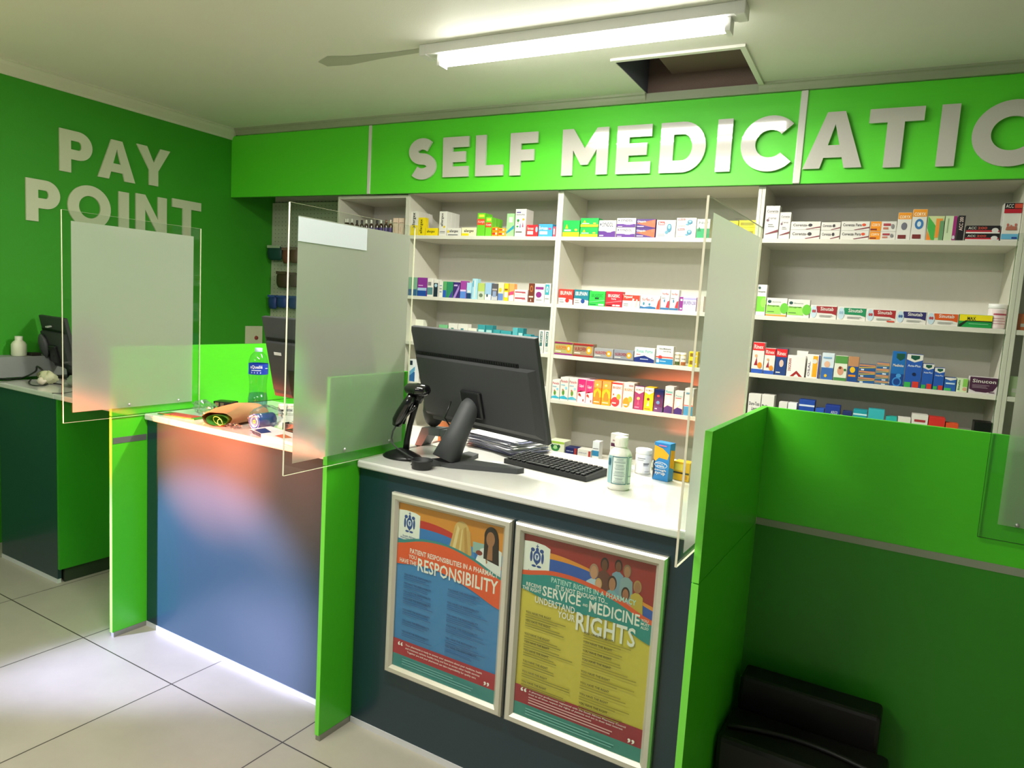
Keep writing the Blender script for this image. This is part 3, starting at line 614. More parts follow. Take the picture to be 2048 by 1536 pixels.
row(3, 2, [
 (1106.5, 1144.6, [682], .05, 'b0a868', nu('8a2a78', 'd0621c')+[(0, .86, 1, 1, '8a2a58')], 'bronze and magenta carton'),
 (1145.6, 1186, [685.6], .05, 'a0886c', nu('9a2828', '8a1c20')+[(0, .86, 1, 1, '9a2420')], 'bronze and dark red carton'),
 (1187, 1225.6, [695.4], .05, '9c9c9c', nu('6a6c70', 'b03434'), 'silver carton with gold target, left'),
 (1226.6, 1266, [698.6], .05, '8c9098', nu('5a5e68', '9a2030'), 'silver carton with gold target, right'),
 (1267.4, 1308, [694], .05, Wh, [(.1, .66, .9, .88, '4ab8b0', 'Ponac Forte'), ('p', [(0, 0), (1, 0), (1, .22), (.5, .48), (0, .3)], '1a2f7a'), (.1, .52, .3, .56, 'd04a5a'), (.3, .2, .7, .25, 'c8d0e8')], 'white carton with navy arch'),
 (1310.6, 1345, [690.6], .05, Wh, [(.15, .8, .85, .9, '444444', 'Adco-Mefenamic'), (.4, .66, .85, .75, '555555', 'Acid 250 mg'), (0, .36, 1, .42, 'e04a3a'), ('o', .25, .38, .12, .1, 'c83a34'), (0, 0, 1, .3, '2a8ac0'), (.04, .08, .2, .26, Wh), (.24, .14, .6, .18, 'c8e0f0')], 'white carton with blue foot and red line'),
 (1376, 1394, [702.6, 717.4], .05, 'f0cc24', [(.1, .3, .45, .8, '8a6a10'), (.5, .3, .9, .5, Wh)], 'yellow carton near screen'),
])
PAN = [(.06, .78, .92, .90, 'c03a4a', 'Panado'), ('p', [(0, .05), (1, .05), (1, .12), (.5, .2), (0, .14)], '38b0cc'), ('o', .42, .34, .16, .12, '5a9a3a'), ('o', .36, .45, .1, .05, 'b07a50'), ('o', .75, .55, .14, .06, '8ad0e8'), (.1, .66, .6, .7, 'a0d0e0')]
PIN = [(0, .5, 1, 1, 'd81f74'), ('p', [(0, .5), (0, .42), (1, .66), (1, .5)], 'd81f74'), (.15, .62, .75, .78, 'ffe0f0', 'Calpol'), ('p', [(.1, .3), (.5, .24), (.4, .36), (.15, .4)], '6a2418'), (.7, .05, .85, .15, '444444')]
ORA = [(0, .7, 1, 1, 'b89a50'), ('o', .42, .82, .22, .08, 'f8b820'), ('o', .42, .82, .1, .04, 'fff0c0'), ('p', [(0, .55), (.5, .7), (1, .55), (1, .3), (0, .3)], 'f4b818'), ('p', [(.2, .2), (.8, .2), (.75, .45), (.5, .58), (.25, .45)], 'e87a14'), (.1, .08, .8, .12, 'fff0c0')]
row(3, 3, [
 (1101.5, 1117.6, [758.6], .045, Wh, PAN, 'short white carton with child and blue base', {'rows': 1}),
 (1118.4, 1135, [753.6], .045, Wh, PAN, 'taller white carton with child, left twin', {'rows': 2}),
 (1135.6, 1152.6, [755.4], .045, Wh, PAN, 'taller white carton with child, right twin', {'rows': 2}),
 (1153.6, 1169.4, [757], .05, 'f4dce6', PIN, 'magenta topped carton, left', {'rows': 2}),
 (1170.2, 1184.6, [760], .05, 'f4c8da', PIN, 'magenta topped carton, right', {'rows': 2}),
 (1185.4, 1201, [759.6], .05, 'e8801a', ORA, 'orange carton with gold top, left', {'rows': 1}),
 (1201.8, 1219.6, [761.4], .05, 'ec9a1e', ORA, 'orange carton with gold top, right', {'rows': 1}),
 (1221, 1242, [763.6], .05, 'f6e4dc', [(0, .93, 1, 1, 'a82030'), (.08, .74, .92, .84, 'b02a3a', 'IBUGESIC'), ('o', .4, .2, .42, .2, 'c81f3c'), ('o', .7, .42, .2, .12, '5aa83a'), ('o', .2, .5, .06, .04, '8a3020'), (.1, .12, .5, .17, 'f8d8d8')], 'white and crimson fruit carton', {'rows': 1}),
 (1244, 1265, [764.4], .05, 'f6e6d4', [(.08, .68, .92, .78, 'd8402a', 'IBUGESIC'), (.5, .86, .95, .93, '70808a'), ('o', .35, .22, .34, .2, 'f08a1e'), ('o', .72, .36, .2, .12, '5aa83a'), (.1, .1, .5, .15, 'fff0e0')], 'white and orange fruit carton', {'rows': 1}),
 (1266.6, 1285.4, [771.6], .045, '5a2468', [('p', [(0, 1), (0, .78), (.5, .68), (1, .8), (1, 1)], Wh), (.1, .82, .9, .9, '4a4a5a', 'IBUMOL'), ('o', .45, .48, .18, .07, 'f0b080'), ('p', [(.3, .2), (.6, .2), (.5, .45)], 'd84a7a'), (.1, .06, .6, .12, 'd878a8')], 'purple carton with girl drawing'),
 (1286.2, 1304.8, [774], .045, 'f2c418', [('p', [(0, 1), (0, .8), (.5, .7), (1, .82), (1, 1)], 'f8f2dc'), (.1, .84, .9, .92, '4a4a3a', 'IBUMOL'), ('o', .45, .5, .16, .06, '3a3020'), ('p', [(.3, .2), (.6, .2), (.5, .45)], 'f8e8c0'), (.1, .05, .7, .1, 'a87a10')], 'yellow carton with boy drawing', {'rows': 1}),
 (1305.8, 1324.6, [778], .045, '14245c', [('o', .45, .72, .16, .05, 'c84a4a'), ('o', .45, .42, .2, .08, '2a8ac0'), ('p', [(0, .0), (1, .0), (1, .2), (0, .28)], '1d3a78'), (.15, .12, .4, .16, 'c8d8f0')], 'navy carton with blue figure'),
 (1326.4, 1344, [772], .05, Wh, [(.1, .76, .9, .86, '4ab8b0', 'Ponac'), (.1, .70, .8, .73, 'd04a5a'), ('p', [(0, 0), (1, 0), (1, .24), (.4, .3), (0, .2)], '1a2f7a'), ('o', .5, .46, .2, .12, 'd4e4ec'), ('o', .5, .6, .1, .05, 'd4e4ec')], 'white carton with polar bear drawing, taller', {'rows': 1}),
 (1346.4, 1363.6, [781], .05, Wh, [(.1, .74, .9, .84, '4ab8b0', 'Ponac'), (.1, .68, .8, .71, 'd04a5a'), ('p', [(0, 0), (1, 0), (1, .24), (.4, .3), (0, .2)], '1a2f7a'), ('o', .5, .46, .2, .12, 'd4e4ec')], 'white carton with polar bear drawing, shorter'),
 (1365.6, 1384, [776], .05, Wh, [(0, 0, 1, .34, '2a9ac8'), (0, .36, 1, .39, 'd8485a'), (.15, .8, .8, .86, '7aa0b0')], 'white and sky blue carton at screen edge', {'rows': 1}),
])
COR = [('p', [(.55, 0), (1, .25), (1, .4), (.5, .06)], '7a2a34'), (.07, .4, .58, .74, '50484a', 'Corenza-'), ('o', .66, .56, .07, .2, '3a3438')]
CPA = [('p', [(.5, 0), (1, .25), (1, .4), (.45, .06)], '7a2a34'), (.05, .45, .72, .78, '50484a', 'Corenza Para'), ('o', .8, .62, .07, .16, 'e0522c')]
CTA = [(.1, .8, .9, .88, '50484a', 'Corenza'), (.08, .77, .92, .775, 'b04050'), (.2, .58, .8, .66, '8a8088', 'sf syrup'), ('o', .2, .56, .1, .04, '7a5a68'), ('p', [(.1, .12), (1, .2), (1, .28), (.1, .14)], '7a2a34'), (.25, .36, .7, .38, '888888'), (.25, .42, .6, .44, '888888')]
CXO = [(0, 0, .42, 1, 'f09418'), (.06, .5, .38, .8, 'fff0d0', 'CORYX'), (0, .1, .26, .26, '7a2418'), (.5, .55, .78, .8, 'b0404a'), (.5, .2, .7, .4, 'c87a60'), ('o', .86, .5, .06, .25, '8a8688')]
CXT = [(0, .76, 1, 1, 'f09a20'), (.1, .79, .9, .90, 'fff4dc', 'CORYX'), ('o', .5, .5, .22, .14, '70707c'), (.1, .04, .7, .18, '7a2c2a')]
ACC = [(0, .42, 1, 1, '1c1a1e'), (0, 0, 1, .18, 'f0ece8'), (0, .18, 1, .42, 'c02a3a'), (.06, .54, .3, .86, Wh, 'ACC'), (.34, .54, .62, .86, 'e05a48', '200'), ('o', .86, .4, .1, .32, 'e4e0e0')]
row(4, 0, [
 (1526, 1554.6, [411.6], .06, Wh, CTA, 'tallest white carton with maroon swoosh', {'dy': .0}),
 (1555.6, 1578, [424.4], .06, Wh, CTA, 'second tall white carton with maroon swoosh'),
 (1579, 1638.6, [443, 459.4], .06, Wh, COR, 'long white carton with maroon swoosh'),
 (1639.6, 1678.6, [444.4, 460.6], .06, Wh, COR, 'shorter white carton with maroon swoosh'),
 (1679.6, 1736.6, [442.6, 461], .06, Wh, CPA, 'white carton with orange dot'),
 (1737.6, 1790, [442.6, 463], .06, Wh, CXO, 'orange ended white carton'),
 (1791, 1819, [425], .06, Wh, CXT, 'white carton with orange top, left'),
 (1819.6, 1849, [418.4], .06, Wh, CXT[:2]+[('o', .5, .52, .3, .17, '3a78b4'), ('o', .5, .52, .14, .09, 'd4e4ec'), (.1, .04, .7, .18, '7a2c2a')], 'tallest orange topped carton with blue figure'),
 (1851, 1884.6, [432], .06, 'cfd8a0', [('p', [(0, 1), (0, .5), (.3, 0), (.5, 0), (.5, .6)], '4ab04a'), ('p', [(0, .4), (0, 0), (.3, 0)], 'f08a2a'), ('p', [(.5, .1), (.7, .1), (.9, .9), (.5, .9)], 'f0963c'), (.74, 0, 1, .8, '6a9a6a')], 'green and orange striped carton'),
 (1885.6, 1909.6, [431.6], .06, 'cfe0b8', [(.7, 0, 1, 1, 'a02a78'), (.2, .3, .3, .9, '9ab088'), ('o', .84, .12, .12, .08, 'd8d0e0')], 'pale green carton with magenta edge'),
 (1911, 1926, [431], .06, '1c1a1e', [(.2, .4, .75, .95, 'e8d0c8', 'ACC 200', 90)], 'black carton with upright lettering'),
 (1929, 1997.6, [451, 467.4], .06, '1c1a1e', ACC, 'long black and red carton'),
 (2000, 2046, [405.6], .08, Wh, [(0, .84, 1, 1, '1c1a1e'), (.06, .87, .5, .97, Wh, 'ACC'), (.56, .86, 1, .98, 'd04a34'), (0, .73, 1, .84, 'c02030'), (0, .04, 1, .18, '6ab4dc'), ('o', .3, .42, .06, .04, 'c86a5a'), ('o', .5, .38, .06, .04, 'c86a5a'), ('o', .75, .42, .06, .04, 'c86a5a'), ('p', [(.2, .28), (.85, .28), (.8, .38), (.25, .38)], 'b8705c'), (.6, .05, .9, .1, '2a4a9a')], 'tall white black and red carton, far right'),
])
def sb(c, end='9ab8cc'): return [(.22, .5, 1, .95, c), ('p', [(.22, .5), (1, .5), (1, .3), (.8, .42), (.3, .44)], c), (.38, .62, .88, .90, Wh, 'Sinutab'), ('o', .13, .5, .12, .46, 'c4d8e4'), ('o', .1, .55, .04, .12, end), ('o', .17, .55, .04, .12, end), (.35, .14, .8, .18, '9a9a98'), (.35, .24, .85, .28, '9a9a98')]
SIN = [('o', .14, .8, .09, .09, '1f4a48'), (.28, .76, .7, .84, 'a0b0a0', 'Bionorica'), ('p', [(0, .12), (0, .6), (.65, .6), (.75, .12)], '9ade5c'), ('o', .88, .45, .2, .3, '6cc63a'), (.06, .5, .62, .62, '2a4a1a', 'Sinupret'), (.06, .22, .4, .26, '4a7a3a')]
row(4, 1, [
 (1510, 1529.4, [568.7], .05, Wh, [(.0, .12, .95, .62, '7ad03c'), ('o', .75, .42, .3, .16, '9ae05c'), (.1, .74, .85, .80, '3a5a3a', 'Sinupret'), ('o', .2, .9, .14, .04, '1f4a48'), (0, 0, 1, .1, 'd8dce8')], 'tall white and green carton'),
 (1530.4, 1572, [595], .05, Wh, SIN+[(0, 0, 1, .08, 'f09a2a')], 'white and green carton with orange foot'),
 (1573, 1617.4, [598], .05, Wh, SIN, 'white and green carton'),
 (1619, 1672, [609.6], .05, Wh, sb('a02a30', 'b04a50'), 'dark red banded carton'),
 (1673, 1730.4, [613], .05, Wh, sb('1f8a58'), 'green banded carton'),
 (1731.4, 1789.6, [617], .05, Wh, sb('a8282c', 'b04a50')+[(.72, .02, .98, .14, 'c84a34')], 'dark red banded carton with corner flash'),
 (1791, 1850.6, [620.4], .05, Wh, sb('2f2a66', '4a6a9a'), 'navy banded carton'),
 (1852, 1914.6, [624.4], .05, Wh, sb('d85a1e', 'b04a50'), 'orange banded carton'),
 (1916.4, 1983, [628], .05, '1f9a48', [(0, .48, 1, 1, 'f2e01c'), ('p', [(0, .2), (0, .0), (.06, 0), (.24, .46), (1, .46), (1, .54), (.2, .54)], '1c2a18'), (.24, .56, .5, .84, '2a3a20', 'MAX'), (.3, .25, .9, .3, '8ad8a0')], 'yellow and green carton'),
])
row(4, 2, [
 (1501, 1524.8, [683.4], .055, Wh, [(0, .74, 1, 1, 'e01c22'), (.1, .79, .9, .93, Wh, 'Rinex'), ('p', [(.2, .25), (.5, .25), (.4, .52)], 'a01c2c'), ('o', .34, .56, .12, .05, 'e0a878'), ('o', .7, .26, .2, .1, 'e8901e'), (0, 0, 1, .13, '2f5ab8')], 'tall red topped carton with girl, first'),
 (1525.6, 1547.2, [695.4], .055, Wh, [(0, .74, 1, 1, 'e01c22'), (.1, .79, .9, .93, Wh, 'Rinex'), ('p', [(.2, .25), (.5, .25), (.4, .5)], 'a01c2c'), ('o', .34, .56, .12, .05, 'e0a878'), ('o', .7, .24, .2, .1, 'e8901e'), (0, 0, 1, .13, '2f5ab8')], 'red topped carton with girl, shorter'),
 (1548, 1570.6, [696.6], .055, '22407e', [(0, .70, 1, 1, 'e01c22'), (.1, .76, .9, .91, Wh, 'Rinex'), ('o', .55, .45, .2, .14, 'e0c0b0'), (.1, .08, .5, .12, Wh)], 'red topped navy carton'),
 (1571.6, 1608, [709.6], .05, 'f4efe8', [(.06, .25, .22, .85, 'a02020', 'DEGORAN', 90), ('p', [(.2, .0), (.55, .28), (.9, .0), (.7, .0), (.55, .14), (.4, .0)], 'a02020')], 'white carton with red chevron'),
 (1589, 1612, [701], .04, Wh, [(.1, .55, .9, .66, 'a02a2a', 'DEGORAN')], 'taller white carton standing behind', {'dy': .06}),
 (1611, 1636.4, [708], .05, 'f4f0ea', [(.45, .05, .85, .95, 'f4b020'), ('o', .6, .72, .2, .1, Wh), (.08, .06, .26, .7, '8a7a90', 'OSAL', 90), (.9, 0, 1, 1, '3a3a90')], 'white and yellow duck carton'),
 (1639.6, 1664.6, [705], .05, 'd8e4ec', [(0, 0, 1, .45, '3a6ab0'), ('o', .45, .58, .24, .12, 'e8b898'), ('o', .4, .14, .12, .06, 'f0c020'), (.1, .8, .8, .86, '8ab0d0')], 'blue carton with smiling baby drawing'),
 (1665.6, 1691.6, [710.4], .05, 'e8ead8', [(0, .7, 1, 1, '5a9a4a'), ('o', .5, .4, .25, .18, 'e0a080'), ('o', .45, .52, .12, .06, '7a4020'), (0, 0, 1, .12, '4a8a4a'), ('o', .85, .45, .1, .05, '3a7a3a')], 'green and cream carton with figure'),
 (1692.4, 1714, [712.6], .05, 'c08a60', [(0, 0, 1, .62, '1f4a8c'), ('o', .45, .48, .26, .12, 'f0c020'), (.1, .2, .8, .28, 'e8901e')], 'copper and blue carton'),
 (1715, 1748, [727.6, 740.5, 753.6], .05, '2a5a94', [(0, .7, 1, 1, 'c88860'), ('p', [(0, .35), (1, .55), (1, .68), (0, .5)], 'e0c040'), (.1, 0, .3, .25, 'd8e0e8')], 'small blue copper carton'),
 (1749, 1775, [724, 736, 748.5, 760.4], .05, '3a6a9c', [(0, .6, 1, 1, 'c89068'), ('p', [(0, .3), (1, .5), (1, .6), (0, .4)], 'e0c850'), (.5, 0, .8, .25, 'd8e0e8')], 'small copper blue carton'),
 (1778, 1805.6, [701.6], .06, '1c6ab4', [(0, 0, 1, .35, '14408c'), ('p', [(.3, .95), (.9, .95), (.9, .82), (.6, .74), (.3, .82)], '15503c'), (.1, .56, .9, .64, Wh, 'Medinite'), ('o', .6, .3, .2, .06, '4a9ad8'), ('o', .5, .12, .35, .14, '3a88d0'), ('o', .5, .12, .25, .1, '14408c')], 'tallest blue carton with glowing figure'),
 (1806.6, 1839.6, [707], .06, '2456b0', [('p', [(0, 1), (0, .84), (.5, .76), (1, .84), (1, 1)], Wh), ('p', [(.25, .97), (.8, .97), (.8, .88), (.52, .82), (.25, .88)], '15503c'), (.1, .62, .9, .69, 'd8e4f4', 'Acta-Plus'), ('o', .55, .4, .12, .05, '101c4a'), (.5, 0, .9, .18, 'd0382c'), (0, 0, .4, .15, '3aa850')], 'wide blue carton with red foot, tallest of three'),
 (1840.6, 1863.4, [726.6], .06, '2456b0', [('p', [(0, 1), (0, .84), (.5, .76), (1, .84), (1, 1)], Wh), ('p', [(.25, .97), (.8, .97), (.8, .88), (.52, .82), (.25, .88)], '15503c'), (.1, .62, .9, .69, 'd8e4f4', 'Acta-Plus'), (.5, 0, .95, .2, 'd0382c'), (0, 0, .4, .15, '3aa850')], 'middle blue carton with red foot'),
 (1864.4, 1885.6, [734.6], .06, '2456b0', [('p', [(0, 1), (0, .84), (.5, .76), (1, .84), (1, 1)], Wh), ('p', [(.25, .97), (.8, .97), (.8, .88), (.52, .82), (.25, .88)], '15503c'), (.1, .62, .9, .69, 'd8e4f4', 'Acta-Plus'), (.5, 0, .95, .2, 'd0382c'), (0, 0, .4, .15, '3aa850')], 'smallest blue carton with red foot'),
 (1886.6, 1910.6, [754], .06, '2a60b0', [('p', [(0, 1), (0, .9), (.5, .78), (1, .9), (1, 1)], Wh), (.1, .5, .9, .62, 'c8e0f0'), (0, 0, .6, .2, '4ab860')], 'short blue and green carton'),
 (1911.6, 1933.6, [756], .06, 'd8e8c0', [(.55, .4, 1, 1, '8ac858'), (.08, .1, .28, .9, '3a7a4a', 'Sinulix', 90), ('o', .75, .22, .2, .14, 'd8a888')], 'pale green carton with orange fruit'),
 (1936, 1996, [752.4], .06, 'd8d0d4', [('p', [(0, 1), (0, .25), (.25, .1), (.6, .08), (.85, .2), (1, .6), (1, 1)], '4a2340'), (.1, .66, .92, .88, Wh, 'Sinucon'), (.1, .42, .6, .45, 'a890a0'), (.1, .34, .65, .37, 'a890a0'), (.1, .5, .7, .53, 'a890a0'), (.7, .08, .9, .14, '6a4a60')], 'wide dark plum carton'),
])
row(4, 3, [
 (1492, 1517, [786], .06, Wh, [(.08, .62, .92, .74, '2a2a34', 'Duro-Tuss'), (.3, .46, .92, .57, '2a2a34', 'Linctus'), ('p', [(0, 0), (.9, .05), (.9, .3), (.4, .1), (0, .25)], 'b04a4a'), ('o', .3, .26, .2, .05, '33344a')], 'white carton with black lettering, left'),
 (1518, 1543.4, [788.4], .08, Wh, [(.06, .5, .94, .68, '2a2a34', 'Dilinct')], 'white carton with large black lettering'),
 (1553, 1570, [803], .06, Wh, [], 'low plain white carton, left'), (1571, 1589, [804.6], .06, 'eef0f0', [], 'low plain white carton, right'),
 (1592.4, 1624, [798.6], .08, '1f4aa8', [(.0, .8, 1, .86, 'd8e4f4'), (.15, .52, .85, .64, 'd0dcf0', 'Tussnin')], 'royal blue carton'),
 (1626, 1643.6, [815.4], .06, '2a5ab8', [], 'low royal blue carton'),
 (1645, 1675, [809.4], .08, '1d3a94', [(.4, .72, .85, .82, 'd0d8f0', 'ADCO'), (.1, .5, .9, .64, 'e0e8f8', 'linctopent')], 'deep blue carton with white lettering'),
 (1680, 1699, [821.6], .06, '24306c', [], 'low indigo carton'),
 (1700.8, 1729, [818.6], .08, '1f9aa8', [(0, .82, 1, .88, 'c8eef0'), (.1, .5, .9, .62, 'd0f0f0', 'mucolyt')], 'teal carton with white edge line'),
 (1730.4, 1763, [817.4], .08, '38b4bc', [(.1, .5, .9, .55, 'c8f0f0')], 'light turquoise carton'),
 (1766, 1789, [832], .06, '2ab0a8', [], 'low turquoise carton'), (1790.4, 1816, [833.6], .06, 'e4e0d8', [(0, .5, 1, .7, '9a3a3a')], 'low white carton with red line'),
 (1817.4, 1850, [827.4], .08, Wh, [(.15, .76, .85, .84, 'a8343c'), (.1, .54, .9, .66, '40384a', 'BRONCOL')], 'white carton with crimson bar'),
 (1851, 1884, [833], .08, 'd8302c', [(.1, .58, .9, .72, 'fbe8e0', 'mucospect')], 'red carton with white lettering'),
 (1885.6, 1911, [845], .06, 'e0542c', [], 'low orange red carton'),
 (1941, 1980, [842], .08, '0d0e0e', [('o', .45, .52, .2, .1, '8ab8a0')], 'black carton with pale emblem'),
])
# bottles of the narrow bay
def bottle(name, x, y, z, r, h, body, cap, label, hc=.22, frc='w', band=None, cat='bottle', group=None, rz=0):
    t = thing(name, label, cat, (x, y, z) if frc == 'w' else W(x, y, z), rz+(0 if frc == 'w' else CA), group)
    b = B(); b.lathe([(r*.92, 0), (r, .003), (r, h*(1-hc)*.80), (r*.85, h*(1-hc)*.90), (r*.45, h*(1-hc)*.97), (r*.42, h*(1-hc))], body, n=24); b.build('body', t)
    b = B(); b.lathe([(r*.52, h*(1-hc)), (r*.54, h*(1-hc)+.002), (r*.52, h-.001), (r*.48, h)], cap, n=24); b.build('cap', t)
    if band: b = B(); b.lathe([(r+.0005, h*band[0]), (r+.0005, h*band[1])], band[2], n=24, caps=False); b.build('label', t)
    return t
BRW = M('3a2214', .15, coat=.5, key='brown_glass'); CAPW = M('ecebe2', .4, key='cap'); CAPK = M('1a1a1e', .4, key='cap')
BL = [('white cap, first from the left', 0), ('white cap, second from the left', 0), ('white cap, third from the left', 0), ('black cap, left of two', 1), ('black cap, beside the wide white cap', 1), ('white cap, right of the black pair', 0), ('white cap, middle of the row', 0), ('black cap, middle of the row', 1), ('white cap beside brown cap', 0), ('brown cap, second from right', 2), ('cream cap, last before the cartons', 3)]
for (px, (d, c)) in zip((684, 695, 703, 711.5, 721, 732, 742, 751.5, 761.5, 771.5, 780.5), BL):
    p = un(px, 470, 'y', YS+.05); p.x = max(p.x, BX[0]+.034); lc = M('4a3a80' if px > 725 else 'c8c8c0', .5, key='bottle_label')
    bottle('syrup_bottle', p.x, YS+.05+(.01 if c == 1 else 0), SH[0], .0145, .105+(.008 if px < 705 else 0), BRW, [CAPW, CAPK, M('6a3a24', .4), M('d8d0b8', .4)][c], 'small brown bottle with %s, narrow bay' % d, band=(.08, .5, lc))
for a, c_, d in ((785, 795.6, 'left'), (796.6, 807.6, 'right')):
    x0 = un(a, 470, 'y', YS+.03).x; x1 = min(un(c_, 470, 'y', YS+.03).x, BX[1]-.0185)
    carton(x0, x1, YS+.03, SH[0], un(a, 436, 'y', YS+.03).z, .05, 'ecd0bc', [(.1, .7, .9, .76, 'b89a88'), (.3, .2, .36, .5, 'c88a70')], 'pale pink carton beside the brown bottles, %s of the pair' % d)
# jars on shelves
def jar(x, y, z, r, h, label, body, cap, art, fr='w', name='pill_jar', rz=0, n=28, cat='jar'):
    t = thing(name, label, cat, (x, y, z) if fr == 'w' else W(x, y, z), rz+(CA if fr == 'c' else 0))
    B().lathe([(r*.93, 0), (r*.98, .002), (r*.98, h*.80), (r*.9, h*.82)], body, n=n).build('body', t)
    b = B(); b.lathe([(r, h*.82), (r*1.02, h*.83), (r*1.02, h*.985), (r*.96, h)], cap, n=n); b.build('lid', t)
    wrap(t, r*.98+.0006, h*.05, h*.76, art); return t
def wrap(t, r, z0, z1, art, name='label', a0=-2.25, a1=-.15, base=None, eps=.0003):
    # art in unit square wrapped on a cylinder; the middle faces -y
    b = B(); H_ = z1-z0
    def P(u, v, k): a = a0+(a1-a0)*u; return ((r+eps*k)*math.cos(a), (r+eps*k)*math.sin(a), z0+H_*v)
    def quad(u0, v0, u1, v1, c, k):
        n = max(1, int(abs(u1-u0)*14)); vs = []
        for i in range(n+1):
            u = u0+(u1-u0)*i/n; vs += [P(u, v0, k), P(u, v1, k)]
        b.add(vs, [(2*i, 2*i+2, 2*i+3, 2*i+1) for i in range(n)], ink(c))
    for k_, it in enumerate(art):
        if it[0] == 'p':
            pts = it[1]; b.add([P(u, v, k_+1) for u, v in pts], [tuple(range(len(pts)))], ink(it[2]))
        elif len(it) == 5: quad(it[0], it[1], it[2], it[3], it[4], k_+1)
        else:
            u0, v0, u1, v1, c, tx = it[:6]; vs, fs = textmesh(tx); b.add([P(u0+a_*(u1-u0), v0+b_*(v1-v0), k_+1) for a_, b_ in vs], fs, ink(c))
    return b.build(name, t)
p = un(2002, 645, 'y', YS+.05)
jar(min(p.x, BX[4]-.056), YS+.05, SH[1], .036, .112, 'white jar with pink print at right end, right bay second shelf', M('ecdfe0', .4), M('f2f0ec', .4), [(0, 0, 1, 1, 'f0dcdc'), (.1, .7, .9, .8, 'b04a5a'), (.1, .2, .8, .24, 'c88a90'), (.1, .35, .8, .39, 'c88a90'), (.1, .5, .7, .54, 'c88a90')])
for a, d in ((1354, 'left'), (1366, 'right')):
    p = un(a, 720, 'y', YS+.05)
    jar(p.x, YS+.05, SH[2], .0165, .072, 'small white capped jar, %s one, middle bay third shelf' % d, M('b8a878', .4), M('ece8dc', .4), [(0, 0, 1, 1, 'e8e4d4'), (.1, 0, .9, .35, '4a5a30' if d == 'left' else '9a5a30'), (.2, .6, .8, .7, '888888')])
# right bay beyond upright
for (a, t_, s_, c, d) in ((2037, 627, 1, 'e07a3a', 'orange carton, top right edge'), (2020, 752, 2, 'c8dcb0', 'pale green carton, right edge')):
    p = un(a, t_, 'y', YS+.03); p2 = un(a+22, t_, 'y', YS+.03); x0 = max(p.x, BX[4]+.02)
    carton(x0, x0+.06, YS+.03, SH[s_], p.z, .05, c, [(.2, .2, .8, .4, Wh)], d+', bay cut off by the frame')

# low row on the bottom shelf of the middle bay
def rowb(px0, px1, top, d, base, art, desc):
    y = YS+.012; x0, x1 = un(px0, 905, 'y', y).x, un(px1, 905, 'y', y).x; x0 = max(x0, BX[2]+.0185)
    return carton(x0, x1, y, SH[4]+.0003, un(px0, top, 'y', y).z, d, base, art, desc)
rowb(1093, 1128, 879, .10, 'e8ecd0', [(0, .82, 1, 1, 'a8cc50'), ('o', .45, .45, .26, .28, '3a8a4a'), ('o', .45, .5, .14, .16, 'a8d890'), ('o', .25, .6, .1, .14, '2a5a40'), ('o', .66, .6, .1, .14, '2a5a40')], 'pale green carton with green emblem low behind the papers, bottom shelf')
rowb(1130, 1153.6, 893.4, .07, '22285e', [(0, 0, 1, .2, Wh), (.1, .5, .7, .64, 'd8dcf0', 'CO-LA'), (.78, .0, 1, 1, 'a83a34')], 'small navy carton with red end on bottom shelf behind keyboard')
rowb(1154.6, 1182, 897, .07, Wh, [(0, .0, 1, .16, '22285e'), (.1, .5, .7, .66, '8a90a8', 'CO-LA'), (.82, .1, .98, .9, 'b84038')], 'small white carton with red end on bottom shelf behind keyboard')
rowb(1184, 1198, 882, .06, 'eef2f4', [(0, .2, 1, .5, '3a8ab8'), (.1, .6, .9, .64, '888888')], 'white carton with blue sea picture on bottom shelf, behind the medicine bottle')

# ------------------------------------------------------------ things on the near worktop
MON = M('37383a', .6, key='monitor_shell'); MON2 = M('1a1b1d', .35, key='monitor_shell'); SCR = M('0a0c10', .12, coat=.6, key='screen_glass')
def monitor(label, cx, cy, cz, yaw, tilt, w_, h_, bx, by, foot=True, cat='monitor', big=True):
    t = cthing('computer_monitor', label, cat, bx, by, ZT); L = Vector((cx-bx, cy-by, cz-ZT)); R_ = (tilt, 0, yaw)
    b = B(); b.box(-w_/2, w_/2, -.010, .010, -h_/2, h_/2, MON, .003)
    # lower bulge of the shell
    y0 = -.010; n = [(-w_/2+.012, -h_/2+.015), (w_/2-.012, -h_/2+.015), (w_/2-.012, h_/2*.42), (-w_/2+.012, h_/2*.42)]; i2 = [(-w_/2+.03, -h_/2+.04), (w_/2-.03, -h_/2+.04), (w_/2-.03, h_/2*.40), (-w_/2+.03, h_/2*.40)]
    vs = [(x, y0, z) for x, z in n]+[(x, y0-.022, z) for x, z in i2]
    b.add(vs, [(0, 1, 5, 4), (1, 2, 6, 5), (2, 3, 7, 6), (3, 0, 4, 7), (4, 5, 6, 7)], MON); sh_ = b.build('shell', t, L, 0, R_)
    g = B(); z = h_/2*.42; g.box(-w_/2+.01, w_/2*.72, -.0135, -.0095, z+.002, z+.014, MON2)
    for i in range(46): x = -w_/2+.016+i*(w_*.84/46); g.box(x, x+.003, -.015, -.0135, z+.003, z+.013, BLACK)
    g.build('vent_slot', sh_)
    B().box(-w_/2+.008, w_/2-.008, .0101, .0115, -h_/2+.014, h_/2-.008, SCR).build('screen', sh_)
    rot = Matrix.Rotation(yaw, 4, 'Z') @ Matrix.Rotation(tilt, 4, 'X')
    hub = L+rot @ Vector((0, -.034, -h_*.20))
    b = B(); b.box(-.05, .05, -.048, -.028, -h_*.20-.05, -h_*.20+.05, MON2, .006); b.build('mount_plate', sh_)
    return t, hub, L
t, hub, L = monitor('large black monitor seen from behind on the near worktop', -1.373, 2.082, 1.276, -.222, .28, .63, .37, -1.40, 2.0)
